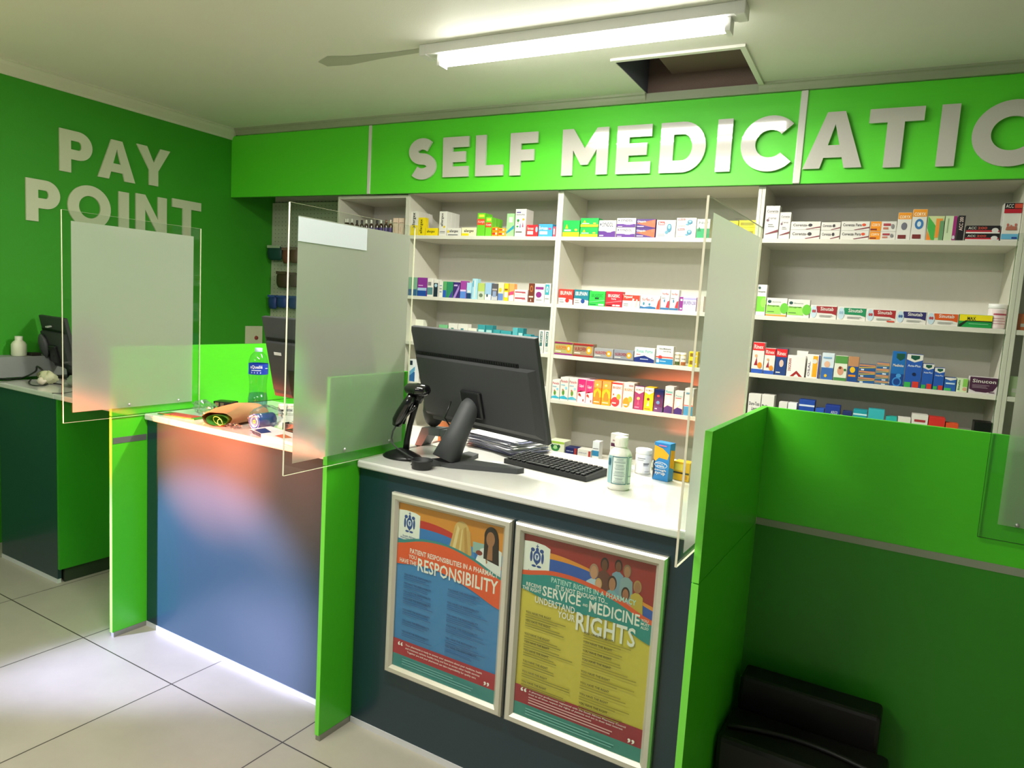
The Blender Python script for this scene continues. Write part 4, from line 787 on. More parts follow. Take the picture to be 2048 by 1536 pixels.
b = B(); base = Vector((-.020, -.02, .018)); top = hub+Vector((-.005, -.012, -.01))
NK = M('404244', .6, key='stand_plastic'); b.tube([base, base.lerp(top, .5), top, top+Vector((0, .02, .015))], .04, NK, 16, [.050, .040, .036, .03]); b.v = [(x, y, max(z, .001)) for x, y, z in b.v]; b.build('neck', t)
b = B(); b.prism([(-.075, -.055), (.02, -.05), (.235, .045), (.245, .075), (.20, .082), (.03, .05), (-.04, .03)], .0005, .018, NK, 'z')
b.prism([(-.06, .0), (.03, .01), (.0, .16), (-.05, .17)], .0005, .016, NK, 'z'); b.build('foot', t)
b = B(); b.tube([hub+Vector((-.09, -.01, .0)), hub+Vector((-.10, -.03, -.06)), hub+Vector((-.06, .0, -.13)), Vector((-.05, .06, .02))], .003, BLACK, 8); b.build('power_cable', t)

# keyboard
kb = cthing('computer_keyboard', 'black keyboard lying on the near worktop behind the monitor foot', 'keyboard', -1.105, 2.205, ZT, -.12)
KW, KD = .35, .137; KM = M('17181a', .4, key='keyboard'); KC = M('25272a', .5, key='key_cap')
b = B(); b.prism([(-KD/2, .0005), (KD/2, .0005), (KD/2, .026), (-KD/2, .017)], -KW/2, KW/2, KM, 'x'); b.build('base', kb)
keyd = B().box(-.0075, .0075, -.0085, .0085, 0, .005, KC, .0015).data('key'); n = 0
for r_ in range(6):
    for c_ in range(16):
        yy = -KD/2+.014+r_*.0215; xx = -KW/2+.018+c_*.0208
        if r_ == 0 and 3 < c_ < 9:
            if c_ == 6:
                o = B().box(-.05, .05, -.0085, .0085, 0, .005, KC, .0015).build('key', kb, (xx, yy, .0182+(yy+KD/2)*.066))
            continue
        o = bpy.data.objects.new('key', keyd); col.objects.link(o); o.parent = kb; o.location = (xx, yy, .0182+(yy+KD/2)*.066); n += 1

# stack of prescriptions
b = B(); rnd = random.Random(4); PW = [M('e8e8f2', .6, key='paper'), M('c9cbe0', .6, key='paper'), M('8f92b4', .6, key='paper'), M('f2f2f0', .6, key='paper')]
z = .0005
for i in range(44):
    a = rnd.uniform(-.14, .14)+(.2 if i % 9 == 0 else 0); dx, dy = rnd.uniform(-.014, .014), rnd.uniform(-.012, .012); hw, hd = rnd.uniform(.125, .14), rnd.uniform(.085, .098); th = rnd.uniform(.0006, .0013)
    P_ = []
    for sx, sy in ((-1, -1), (1, -1), (1, 1), (-1, 1)):
        x, y = sx*hw, sy*hd; P_.append((x*math.cos(a)-y*math.sin(a)+dx, x*math.sin(a)+y*math.cos(a)+dy))
    lift = [rnd.uniform(0, .0025) for _ in P_]
    vs = [(p_[0], p_[1], z+lift[q]) for q, p_ in enumerate(P_)]+[(p_[0], p_[1], z+th+lift[q]) for q, p_ in enumerate(P_)]
    b.add(vs, [(3, 2, 1, 0), (4, 5, 6, 7), (0, 1, 5, 4), (1, 2, 6, 5), (2, 3, 7, 6), (3, 0, 4, 7)], PW[rnd.choice([0, 0, 1, 2, 3])]); z += th+.0003
o = b.build('paper_stack', None, W(-1.42, 2.40, ZT), CA-.28); tag(o, 'messy stack of white and lilac paper slips under the near monitor', 'papers', None, 'stuff')

# barcode scanner in its stand, laid out in the plane y = 1.96 of the counter frame
def cp(px, py, y): v = un(px, py, 'y', y, 'c'); return v
SB = W(-1.60, 1.965, ZT)
t = cthing('scanner_stand', 'black gooseneck stand holding the barcode scanner on near worktop', 'stand', -1.60, 1.965, ZT); O_ = Vector((-1.60, 1.965, ZT))
b = B(); b.lathe([(.078, .0005), (.080, .004), (.070, .012), (.035, .026), (.014, .034)], BLACK, n=30)
b.v = [(x*1.0, y*.72, z) for x, y, z in b.v]; b.build('base', t)
pts = [cp(x, y, 1.975)-O_ for x, y in ((812, 900), (814, 880), (820, 850), (828, 822), (834, 800))]; b = B(); b.tube(pts, .011, BLACK, 12, [.012, .011, .0105, .0105, .011]); b.build('pole', t)
pts = [cp(x, y, 1.965)-O_ for x, y in ((834, 802), (840, 790), (836, 782))]; b = B(); b.tube(pts, .017, BLACK, 12); b.build('cradle', t)
t = cthing('barcode_scanner', 'black handheld barcode scanner resting head up in its stand', 'scanner', -1.60, 1.95, ZT); O_ = Vector((-1.60, 1.95, ZT))
GLB = M('0c0d0e', .18, coat=.6, key='gloss_black')
h0, h1 = cp(812, 778, 1.945)-O_, cp(856, 784, 1.945)-O_
b = B(); b.tube([h0, h0.lerp(h1, .15), h0.lerp(h1, .5), h0.lerp(h1, .9), h1], .02, GLB, 18, [.012, .026, .031, .028, .016])
zc = (h0.z+h1.z)/2; b.v = [(x, y, zc+(z-zc)*.72+.004) for x, y, z in b.v]; b.build('head', t)
pts = [cp(x, y, 1.945)-O_ for x, y in ((826, 790), (815, 808), (804, 826), (796, 840), (793, 850))]; b = B(); b.tube(pts, .018, GLB, 16, [.017, .020, .022, .021, .016]); b.build('handle', t)
pts = [cp(x, y, 1.945)-O_ for x, y in ((806, 846), (812, 832), (822, 822), (832, 812))]; b = B(); b.tube(pts, .006, GLB, 10, [.008, .006, .005, .006]); b.build('trigger_guard', t)
pts = [cp(x, y, 1.935)-O_ for x, y in ((793, 850), (786, 862), (783, 876), (786, 888), (795, 897))]+[cp(815, 910, 1.915)-O_, cp(832, 919, 1.905)-O_]+[Vector((.10, -.06, .004)), Vector((.16, -.03, .004)), Vector((.20, .02, .004))]
b = B(); b.tube(pts, .0028, M('3c3f3e', .4, key='cable'), 8); b.build('cable', t)
# little black dish
t = cthing('round_dish', 'small round black dish in front of the monitor neck', 'dish', -1.444, 1.878, ZT)
b = B(); b.lathe([(.031, .0005), (.034, .003), (.035, .026), (.037, .028), (.037, .032), (.033, .032), (.031, .008), (.0001, .007)], BLACKM, n=32, caps=False); b.lathe([(.0001, .0006), (.031, .0006)], BLACKM, n=32, caps=False); b.build('bowl', t)
# grey terminal stand and dark head behind the scanner
t = cthing('card_terminal', 'dark rounded terminal on a grey stand with cut-out, behind scanner', 'terminal', -1.63, 2.205, ZT); O_ = Vector((-1.63, 2.205, ZT))
G3 = M('4c5052', .45, key='grey_plastic')
def Q(px, py): v = cp(px, py, 2.205)-O_; return (v.x, v.z)
b = B()
for poly in ([(839, 892), (852, 892), (865, 868), (853, 853)], [(853, 853), (865, 868), (888, 871), (890, 856)], [(888, 858), (890, 872), (893, 897), (905, 899), (903, 858)]):
    p_ = [Q(*q) for q in poly]; b.prism(p_, -.03, .03, G3)
b.v = [(x, y, max(z, .0005)) for x, y, z in b.v]; b.build('stand', t)
c_ = Q(868, 815); b = B(); b.blob((c_[0], 0, c_[1]), (.050, .03, .075), BLACKM, 2, .04, 24, 14); b.build('head', t)
# small cardboard box
v = cp(815, 884, 2.30); v2 = cp(852, 884, 2.30); CB = M('b98a58', .8, key='cardboard')
o = B().box(-.045, .045, -.03, .03, .0005, .085, CB, .002).build('cardboard_box', None, W(-1.79+.13, 2.345, ZT), CA+.2); tag(o, 'small brown cardboard box behind the scanner pole', 'box')

# medicine bottle in front
t = cthing('medicine_bottle', 'large white medicine bottle with teal bordered label, near worktop front', 'bottle', -.826, 2.118, ZT)
WB = M('e4e1d8', .35, coat=.3, key='white_plastic')
b = B(); r = .0375; b.lathe([(r*.90, .0005), (r*.98, .004), (r, .012), (r, .105), (r*.97, .115), (r*.84, .125), (r*.60, .133), (r*.50, .137), (r*.48, .142)], WB, n=36); b.build('body', t)
b = B(); b.lathe([(r*.56, .140), (r*.56, .168), (r*.50, .171)], WB, n=36)
for i in range(28): a = 2*PI*i/28; b.box(r*.565*math.cos(a)-.0006, r*.565*math.cos(a)+.0006, r*.565*math.sin(a)-.0006, r*.565*math.sin(a)+.0006, .143, .166, WB)
b.build('cap', t)
TL_ = '3a6c78'; LBL = 'd4dfd8'
art = [(0, 0, 1, 1, LBL), (0, 0, .20, 1, '8ab4bc'), (.22, 0, .25, 1, TL_), (.25, .0, .78, .03, TL_), (.25, .97, .78, 1, TL_), (.76, 0, .78, 1, TL_), (.82, .0, .84, 1, TL_), (.84, .0, 1, .03, TL_), (.84, .97, 1, 1, TL_), (.84, .28, 1, .30, TL_), (.05, .65, .16, .9, '2a6478')]
rn = random.Random(2)
for i in range(22):
    if i in (4, 10, 16): continue
    q = rn.uniform(.0, .08); vv = .90-i*.039; art.append((.32+q, vv, .70-q, vv+.010 if i % 3 else vv+.018, '6a7a7c'))
for i in range(9): art.append((.87, .9-i*.06, .97, .91-i*.06, '8a9a9c'))
wrap(t, r+.0004, .022, .112, art, a0=-2.40, a1=-.05)
# tubs
def tub(x, y, r, h, label, band=True, rz=0):
    return jar(x, y, ZT+.0003, r, h, label, M('f4f2ec', .35), M('f6f4ee', .3), [(0, 0, 1, 1, 'f0eef0')]+([('p', [(0, 0), (1, 0), (1, .16), (.55, .24), (.3, .4), (0, .5)], '33373e')] if band else [])+[(.12, .82, .6, .86, '888890'), (.12, .72, .5, .75, '9a9aa2'), (.5, .52, .85, .58, '55555c'), (.5, .44, .8, .48, '9a9aa2'), (.6, .1, .9, .13, 'a8acb4')], 'c', 'pill_jar', rz, 32)
tub(-.845, 2.392, .0285, .088, 'white screw top tub with dark swoosh, left of the blue carton')
tub(-.905, 2.335, .0270, .082, 'white screw top tub half hidden behind the medicine bottle')
# cough syrup carton
def ccart(x, y, w_, d, h, rz, base, art, label, extra=None):
    b = B(); b.box(-w_/2, w_/2, 0, d, 0, h, ink(base), .001); b.art(-w_/2+.001, .001, w_/2-.001, h-.001, 0, art)
    if extra: extra(b)
    o = b.build('carton', None, W(x, y, ZT+.0003), CA+rz); return tag(o, label, 'carton')
def side_orange(b): b.add([(.0305, .004, .05), (.0305, .036, .04), (.0305, .036, .105), (.0305, .004, .11)], [(0, 1, 2, 3)], ink('e89a20'))
ccart(-.757, 2.325, .060, .038, .132, -.16, '2a84cc', [('p', [(.0, .5), (.14, .5), (.34, .60), (.9, .58), (.98, .72), (.55, .86), (0, .92)], 'f4ac20'), ('p', [(0, .0), (.14, .2), (.1, .5), (0, .55)], '1f2a48'), ('o', .5, .41, .42, .085, 'e8f0f8'), ('o', .5, .41, .39, .072, '2a84cc'), (.2, .425, .8, .47, Wh, "baby's"), (.24, .355, .72, .405, Wh, 'own'), (.12, .235, .88, .31, Wh, 'cough'), (.16, .135, .84, .22, Wh, 'syrup'), (.3, .92, .8, .95, 'd878a8')], 'blue cough syrup carton with orange band standing beside the tubs', side_orange)
ccart(-.955, 2.395, .052, .04, .125, -.25, Wh, [(.05, .62, .95, .72, '5a2a48'), (.2, .78, .6, .84, 'a05060', 'mol'), (0, .1, .5, .24, '5a3a68'), (.1, .4, .9, .42, '9a9a9a'), (.1, .46, .9, .48, '9a9a9a')], 'tall white carton with plum band just behind the medicine bottle')
ccart(-.700, 2.375, .060, .045, .066, -.1, 'f0b41c', [(0, .36, 1, .46, '4a3a18'), (.1, .55, .6, .9, 'f8d850'), (.6, .1, .9, .3, 'd88a10')], 'small yellow carton with dark stripe behind the right acrylic screen')
ccart(-.742, 2.455, .05, .035, .048, -.1, 'ece4f0', [(.1, .1, .5, .9, '9a88a8'), (.55, .2, .95, .8, '6a5a78'), (.0, .0, .1, 1, Wh)], 'low lilac and white carton between blue and yellow cartons')
ccart(-.812, 2.462, .05, .03, .034, .0, 'd8e0d0', [(0, 0, 1, .3, '8aa070'), (.1, .5, .9, .7, '9aa090')], 'low pale green carton behind the tubs')
ccart(-.872, 2.452, .022, .03, .045, .0, 'f0b050', [(.1, .1, .9, .3, 'e8e0d0')], 'small orange carton between the two white tubs')

# ------------------------------------------------------------ middle worktop
t, hub, L = monitor('black monitor seen from behind on the middle worktop, behind acrylic screen', -2.116, 2.02, 1.279, -.047, .223, .55, .345, -2.10, 2.05)
b = B(); b.tube([Vector((0, -.01, .018)), Vector((0, -.02, .1)), hub+Vector((0, .0, -.01))], .035, MON2, 14, [.045, .035, .03]); b.v = [(x, y, max(z, .001)) for x, y, z in b.v]; b.build('neck', t)
B().box(-.11, .11, -.09, .10, .0005, .018, MON2, .005).build('foot', t)
x, z_ = -.20, .02; b = B(); b.box(x, x+.045, -.0345, -.0335, z_, z_+.013, M('c8c8c4', .4, key='sticker')); b.build('sticker', t, L, 0, (.223, 0, -.047))
b = B(); b.box(-.13, -.03, -.0350, -.0325, -.155, -.04, BLACK); b.build('port_recess', t, L, 0, (.223, 0, -.047))

# big water bottle
wb = W(-2.665, 2.20, ZT); zt = cp(478, 691, 2.20).z-ZT
t = thing('water_bottle', 'large clear plastic water bottle with blue label and pale cap', 'bottle', wb, CA)
H_ = zt; r = .0435
prof = [(.030, .0008), (.040, .006), (r, .02), (r, .07), (r*.90, .10), (r*.86, .13), (r*.92, .16), (r, H_*.60), (r, H_*.775), (r*.96, H_*.82), (r*.78, H_*.89), (r*.48, H_*.935), (.014, H_*.955), (.0135, H_*.965)]
b = B(); b.lathe(prof, PLASTIC, n=36, caps=False); b.lathe([(.0001, .0012), (.030, .0008)], PLASTIC, n=36, caps=False); b.build('bottle_body', t)
b = B(); b.lathe([(.0385, .004), (r-.002, .02), (r-.002, .07), (r*.90-.002, .095), (.0001, .0955)], WATER, n=36, caps=False); b.build('water', t)
b = B(); b.lathe([(.0165, H_*.957), (.0168, H_-.001), (.0155, H_)], M('b8d4dc', .4, key='cap'), n=30); b.lathe([(.017, H_*.945), (.017, H_*.954)], M('b8d4dc', .4, key='cap'), n=30); b.build('cap', t)
b = B(); b.lathe([(r+.0006, H_*.605), (r+.0006, H_*.765)], M('1c3fae', .35, key='label_blue'), n=36, caps=False); o = b.build('label_band', t)
wrap(t, r+.0009, H_*.605, H_*.765, [(.14, .52, .66, .88, 'eef2fa', 'aQuell\u00e9'), (.2, .36, .6, .44, 'c8d4f0'), (.2, .12, .24, .26, 'a8b8e8'), (.32, .12, .36, .26, 'a8b8e8'), (.44, .12, .48, .26, 'a8b8e8'), (.56, .12, .6, .26, 'a8b8e8'), (.78, .55, .92, .62, 'c8d4f0'), (0, 0, .08, 1, '3a8ad0')], 'label', -1.9, .55)

# brown paper parcel: a flattened sleeve with a green lining
PAPER = M('b98a5c', .75, bump=.5, key='kraft_paper'); LIN = M('4f9a3a', .5, key='green_lining')
def sleeve(secs, mat, n=32, close=True, seed=0, am=.04):
    b = B(); rnd = random.Random(seed); vs = []
    for c, ax, hw, hh in secs:
        ax = Vector(ax).normalized(); sd = ax.cross(Vector((0, 0, 1))).normalized(); c = Vector(c)
        for i in range(n):
            a = 2*PI*i/n; k_ = 1+am*math.sin(3*a+c.x*40)+am*.7*math.sin(7*a+c.y*60)
            sq = abs(math.cos(a))**.8*(1 if math.cos(a) > 0 else -1); p_ = c+sd*sq*hw*k_+Vector((0, 0, 1))*math.sin(a)*hh*k_; p_.z = max(p_.z, .0008); vs.append(p_)
    fs = [(j*n+i, j*n+(i+1) % n, (j+1)*n+(i+1) % n, (j+1)*n+i) for j in range(len(secs)-1) for i in range(n)]
    if close: fs.append(tuple((len(secs)-1)*n+i for i in range(n)))
    b.add(vs, fs, mat, True); return b
t = cthing('paper_parcel', 'crumpled brown paper parcel with green lined open mouth', 'parcel', -2.50, 1.86, ZT)
ax = (-.55, 1, 0)
mk = lambda s_, z, hw, hh: ((-.2*s_*1.4, s_, z), ax, hw, hh)
sleeve([mk(.0, .030, .062, .029), mk(.03, .033, .074, .032), mk(.08, .037, .082, .036), mk(.15, .040, .080, .040), mk(.22, .036, .066, .036), mk(.27, .026, .05, .025), mk(.30, .02, .03, .015)], PAPER, close=True).build('wrapper', t)
sleeve([mk(-.001, .026, .045, .022), mk(.03, .028, .042, .020), mk(.09, .03, .03, .015)], LIN, close=True, am=.02).build('lining', t)
b = B(); b.tube([(.028*math.cos(a)+.012, -.003-.008*math.sin(a), .026+.018*math.sin(a)) for a in [i*2*PI/20 for i in range(21)]], .0018, LIN, 6); b.tube([(.014*math.cos(a)+.026, -.005, .022+.013*math.sin(a)) for a in [i*2*PI/20 for i in range(18)]], .0018, M('a8d078', .4), 6); b.build('rolled_edge', t)
# black and gold box, leaflet, wraps
b = B(); b.box(-.045, .045, 0, .06, 0, .045, M('16150f', .4), .001); b.art(-.044, .001, .044, .044, 0, [(.1, .15, .9, .35, 'c8861e'), (.1, .5, .3, .9, '8a7a50'), (.4, .5, .6, .9, '6a6248')])
tag(b.build('carton', None, W(-2.80, 2.11, ZT+.0003), CA+.35), 'small black and gold carton behind the brown parcel', 'carton')
b = B(); b.box(-.11, .11, -.035, .035, 0, .004, M('2a8a2a', .4)); b.box(-.075, .08, -.025, .03, .004, .0055, M('a83838', .4)); b.box(-.11, -.04, -.03, -.024, .004, .0055, M('b04a3a', .4))
tag(b.build('leaflet', None, W(-2.79, 1.90, ZT+.0003), CA+.12), 'flat red and green leaflet at left end of the middle worktop', 'leaflet')
def crumple(name, label, cat, pos, r, seed, mat, squ=1.0, rz=0):
    b = B(); b.blob((0, 0, r[2]*.98), r, mat, seed, .30, 26, 16); b.v = [(x, y, max(.0008, z)) for x, y, z in b.v]
    b.sm = [False]*len(b.sm); o = b.build(name, None, W(pos[0], pos[1], ZT+.0003), CA+rz); return tag(o, label, cat)
crumple('plastic_wrap', 'crumpled clear plastic wrap beside the first green partition', 'wrap', (-2.775, 2.0), (.10, .04, .030), 5, BAGFILM, rz=-.35)
crumple('plastic_bag', 'flat white translucent plastic bag between parcel and blue roll', 'bag', (-2.425, 1.885), (.032, .022, .010), 8, mat_clear('milky_film', (.80, .83, .85), .8, .3))
# blue roll in a clear bag
t = cthing('bagged_roll', 'blue rolled film inside a clear plastic bag', 'roll', -2.345, 1.965, ZT)
b = B(); BLU = M('2a62c0', .35, coat=.4, key='blue_film')
for r0, mt_ in ((.032, BLU), (.023, M('7ab8c8', .35)), (.016, BLU), (.009, M('a8c868', .4))):
    prof = [(r0, -.045), (r0, .045), (r0-.005, .045), (r0-.005, -.045), (r0, -.045)]; n = len(b.v); b.lathe(prof, mt_, n=28, caps=False)
b.v = [(x, z, y+.034) for x, y, z in b.v]; b.build('roll', t)
b = B(); b.blob((0.005, .01, .048), (.055, .075, .048), BAGFILM, 12, .12, 26, 16); b.v = [(x, y, max(.0008, z)) for x, y, z in b.v]; b.build('bag', t)
# magazine, tray, tag
t = cthing('magazine', 'folded magazine with blue and white pages near the front edge', 'magazine', -2.12, 1.88, ZT, -.12)
b = B(); MG = [M('e8e6ec', .45), M('2a3f78', .4), M('c86a4a', .45), M('f2f0ec', .45)]
for i in range(7):
    z0 = .001+i*.0022; b.add([(-.15-i*.004, -.045, z0+.004), (-.08, -.050, z0), (.13, -.05, z0), (.13, .055, z0), (-.08, .06, z0), (-.15-i*.003, .05, z0+.007)], [(0, 1, 4, 5), (1, 2, 3, 4)], MG[i % 2 if i < 6 else 0])
b.box(-.08, .13, -.05, .055, .0005, .014, MG[0]); b.add([(-.02, -.03, .0145), (.04, -.035, .0145), (.05, .0, .0145), (-.03, .02, .0145)], [(0, 1, 2, 3)], MG[2]); b.add([(-.145, -.04, .0200), (-.085, -.046, .0150), (-.085, .0, .0150), (-.145, .01, .0215)], [(0, 1, 2, 3)], MG[1]); b.build('pages', t)
t = cthing('black_tray', 'shallow black tray holding papers behind the magazine', 'tray', -2.185, 2.06, ZT, .0)
B().box(-.10, .10, -.045, .045, .0005, .004, BLACKM).box(-.10, .10, -.045, -.042, .004, .028, BLACKM).box(-.10, .10, .042, .045, .004, .028, BLACKM).box(-.10, -.097, -.042, .042, .004, .028, BLACKM).box(.097, .10, -.042, .042, .004, .028, BLACKM).build('tray', t)
b = B(); b.add([(-.085, -.025, .030), (-.02, -.01, .034), (-.025, .0, .034), (-.088, -.012, .030)], [(0, 1, 2, 3)], M('e8ead8', .5)); b.box(-.088, -.03, -.02, -.014, .004, .03, M('c8ccb8', .5)); b.build('card', t)
for i, (px, d) in enumerate(((549, 'leftmost of the row'), (566, 'second from left, black lettered'), (583, 'third from left, by the pane edge'))):
    v = un(px, 829, 'z', ZT, 'c'); jar(v.x+.03, v.y+.02, ZT+.0003, .0185, .05, 'small white tub under middle monitor, '+d, M('eceae2', .4), M('f2f0ea', .4), [(0, 0, 1, 1, 'eceee8'), (.15, .45, .85, .72, '3a3a3a') if i != 1 else (.1, .45, .9, .75, '33302c', 'NEOTONE'), (0, .12, 1, .18, 'a8b0a0'), (0, .86, .15, 1, '2a2a2a')], 'c')

# ------------------------------------------------------------ far left counter
t, hub, L = monitor('small black monitor at far left on the first counter', -4.300, 2.15, 1.187, -.135, .218, .38, .3, -4.22, 2.19)
b = B(); b.tube([Vector((0, .01, .018)), Vector((-.02, .0, .07)), hub+Vector((0, .01, 0))], .035, BLACK, 12, [.045, .035, .03]); b.build('neck', t)
B().box(-.09, .09, -.06, .09, .0005, .016, BLACK, .004).build('foot', t)
b = B(); b.blob((-.12, -.045, -.02), (.05, .02, .07), GREYP, 9, .05); b.build('rear_pack', t, L, 0, (.218, 0, -.135))
b = B(); b.box(-.05, -.02, -.034, -.0105, .09, .098, M('c8d0c4', .4)); b.build('badge', t, L, 0, (.218, 0, -.135))
# ledge along the left wall
o = B().box(XL+.002, -4.30, 1.55, 2.72, ZT+.0, 1.098, M('8f9490', .6, key='ledge')).build('wall_ledge'); tag(o, 'grey boxed ledge along the left wall behind the far counter', 'ledge')
p = un(40, 712, 'x', -4.345); pt = un(40, 673, 'x', -4.345)
t = thing('medicine_bottle', 'plain white bottle standing on the grey ledge at far left', 'bottle', (-4.355, p.y, 1.098))
hb_ = pt.z-p.z; r = .038; b = B(); b.lathe([(r*.92, .0005), (r, .006), (r, hb_*.58), (r*.82, hb_*.70), (r*.5, hb_*.80), (r*.46, hb_*.82)], M('dfe4c8', .4), n=28); b.build('body', t)
b = B(); b.lathe([(r*.52, hb_*.80), (r*.52, hb_)], M('e6ead2', .4), n=28); b.build('cap', t)
q = un(52, 708, 'x', -4.33); o = B().box(-.03, .03, -.025, .025, .0005, .018, M('2a2620', .4)).build('small_box', None, (-4.335, q.y+.045, 1.098)); tag(o, 'tiny dark box lying beside the white bottle on the ledge', 'box')
# cables
CBL = M('141614', .45, key='cable')
def cable(label, pts, r, mat=CBL, name='cable'):
    P_ = [Vector(p_) for p_ in pts]; out = []
    for i in range(len(P_)-1):
        p0, p1, p2, p3 = P_[max(i-1, 0)], P_[i], P_[i+1], P_[min(i+2, len(P_)-1)]
        for s_ in range(6):
            u = s_/6; out.append(.5*((2*p1)+(p2-p0)*u+(2*p0-5*p1+4*p2-p3)*u*u+(3*p1-p0-3*p2+p3)*u**3))
    out.append(P_[-1]); c = out[0].copy(); b = B(); b.tube([p_-c for p_ in out], r, mat, 8); o = b.build(name, None, W(c.x, c.y, c.z), CA); return tag(o, label, 'cable')
Z0 = ZT+.004
def G(px, py, dz=0): v = un(px, py, 'z', ZT, 'c'); return (v.x, v.y, Z0+dz)
cable('thick black cable looping in a hoop on the far left worktop', [G(0, 759), G(20, 760), G(45, 757), (-4.19, 1.97, ZT+.055), (-4.17, 1.97, ZT+.085), (-4.13, 1.98, ZT+.06), G(75, 752), G(92, 750)], .005)
cable('thin black cable in a loop round the white plug bundle', [G(62, 760), G(57, 766), G(62, 771), G(76, 773), G(90, 772), G(100, 768), G(122, 770)], .003)
cable('thin grey cable along the far left worktop edge', [G(0, 766), G(25, 763), G(55, 761)], .0022, M('6a7062', .5))
cable('thin dark cord across the lift-up flap', [G(104, 788), G(124, 788), G(146, 785)], .002)
t = cthing('plug_bundle', 'bundle of cream plugs and adaptors on the far left worktop', 'plugs', -4.06, 1.965, ZT)
b = B(); b.blob((0, .005, .035), (.05, .04, .034), M('c8c8a4', .5, key='cream_plastic'), 4, .18); b.v = [(x, y, max(z, .0006)) for x, y, z in b.v]; b.build('adaptor', t)
b = B(); b.blob((-.03, .0, .045), (.045, .03, .02), M('7a7258', .5), 6, .25); b.build('cord_bundle', t)
b = B(); b.blob((.012, -.03, .022), (.028, .02, .02), M('e0d4c0', .4), 2, .1); b.build('plug', t)
t = cthing('packet_pile', 'grey plastic packets lying on the flap near the far monitor', 'packets', -3.86, 2.04, ZT)
b = B(); b.blob((0, 0, .032), (.11, .05, .032), M('8f988c', .5, key='grey_packet'), 14, .15); b.v = [(x, y, max(z, .0006)) for x, y, z in b.v]; b.build('packet', t)
b = B(); b.blob((.04, -.035, .016), (.045, .02, .015), M('3a4440', .5), 3, .12); b.build('dark_packet', t)
o = B().box(-.05, .05, -.03, .03, 0, .055, M('2a332c', .6), .003).box(-.045, .045, -.028, .028, .055, .085, M('9a9a90', .5), .002).build('small_printer', None, W(-4.07, 2.20, ZT+.0005), CA); tag(o, 'small dark and grey device right of the far left monitor', 'device')

# wall plate, hanging packs
p = un(490, 657, 'x', XL); q = un(523, 690, 'x', XL)
t = thing('wall_socket', 'cream socket plate low on the left wall near the corner', 'socket', (XL, (p.y+q.y)/2, q.z))
hw = abs(q.y-p.y)/2; hh = p.z-q.z; B().box(0, .008, -hw, hw, 0, hh+.02, M('d0d2b0', .45, key='cream_plate'), .002).build('plate', t)
b = B(); b.lathe([(.0001, .012), (.014, .010), (.016, 0)], M('8a2a20', .4), n=18, caps=False); o = b.build('red_switch', t, (.008, .02, hh*.45)); o.rotation_euler = (0, PI/2, 0)
PKC = [('dark teal', '1f4a44', 'ring handled'), ('rust', '7a4430', ''), ('brown', '6a4a3a', '')]
def pack(px0, px1, t_, b_, colr, label, group=None, extra=None):
    y = YBK-.06; a = un(px0, b_, 'y', y); c = un(px1, t_, 'y', y); x0 = max(a.x, XL+.02); w_ = max(.04, c.x-x0); h = c.z-a.z
    t = thing('hanging_pack', label, 'packet', (x0+w_/2, y, a.z), 0, group)
    b = B(); b.blob((0, 0, h/2), (w_/2, .022, h/2), M(colr, .5, key='pack'), int(px0), .05, 16, 10)
    b.v = [(max(-w_/2, min(w_/2, x*1.25)), yy, max(0, min(h, h/2+(z-h/2)*1.2))) for x, yy, z in b.v]; b.build('pouch', t)
    b = B(); b.box(-w_/2*.9, w_/2*.9, -.002, .0, h*.84, h*1.02, M(extra or '9aa4a0', .5)); b.build('header_card', t, (0, -.020, 0))
    b = B(); b.tube([(0, -.04, h*1.02), (0, .0, h*1.0), (0, .045, h*1.04)], .0018, ALU, 6); b.build('hook', t)
    return t
pack(532, 565, 492, 520, '1f4a44', 'dark teal hanging pack, top row next to the green wall', None, 'b8ccaa')
pack(566, 580, 496, 527, '7a4838', 'rust brown hanging pack, top row left of the screen edge', None, '8a6a5a')
pack(582, 597, 495, 526, '71503f', 'brown hanging pack, top row behind the clear screen edge', None, '8a7a6a')
pack(554, 577, 544, 575, '4a3a2a', 'dark brown hanging pack alone in the middle row, left', None, '5a4a38')
pack(579, 597, 546, 574, '5c4c42', 'dark brown hanging pack in the middle row, behind screen edge', None, '6a5a50')
pack(538, 554, 591, 617, '2a4480', 'blue hanging pack, bottom row, leftmost', None, '3a58a0')
pack(555, 574, 592, 615, '2c4888', 'blue hanging pack, bottom row, middle', None, '3a58a0')
pack(577, 597, 593, 617, '34508c', 'blue hanging pack, bottom row, at screen edge', None, '4a68a8')

# dark crate in the right compartment
t = cthing('storage_crate', 'black plastic crate with raised back, lower right in deep shade', 'crate', -.20, 2.1, 0)
CR = M('120f0d', .5, key='crate_plastic')
b = B(); b.box(-.205, .19, .10, .20, 0, .445, CR, .012); b.build('back_rest', t)
b = B(); b.box(-.218, .222, -.10, .098, 0, .345, CR, .015); b.build('tub', t)
b = B(); b.tube([(-.20+.42*i/12, -.04+.09*math.sin(PI*i/12)*.5, .352) for i in range(13)], .008, CR, 8); b.build('rim', t)

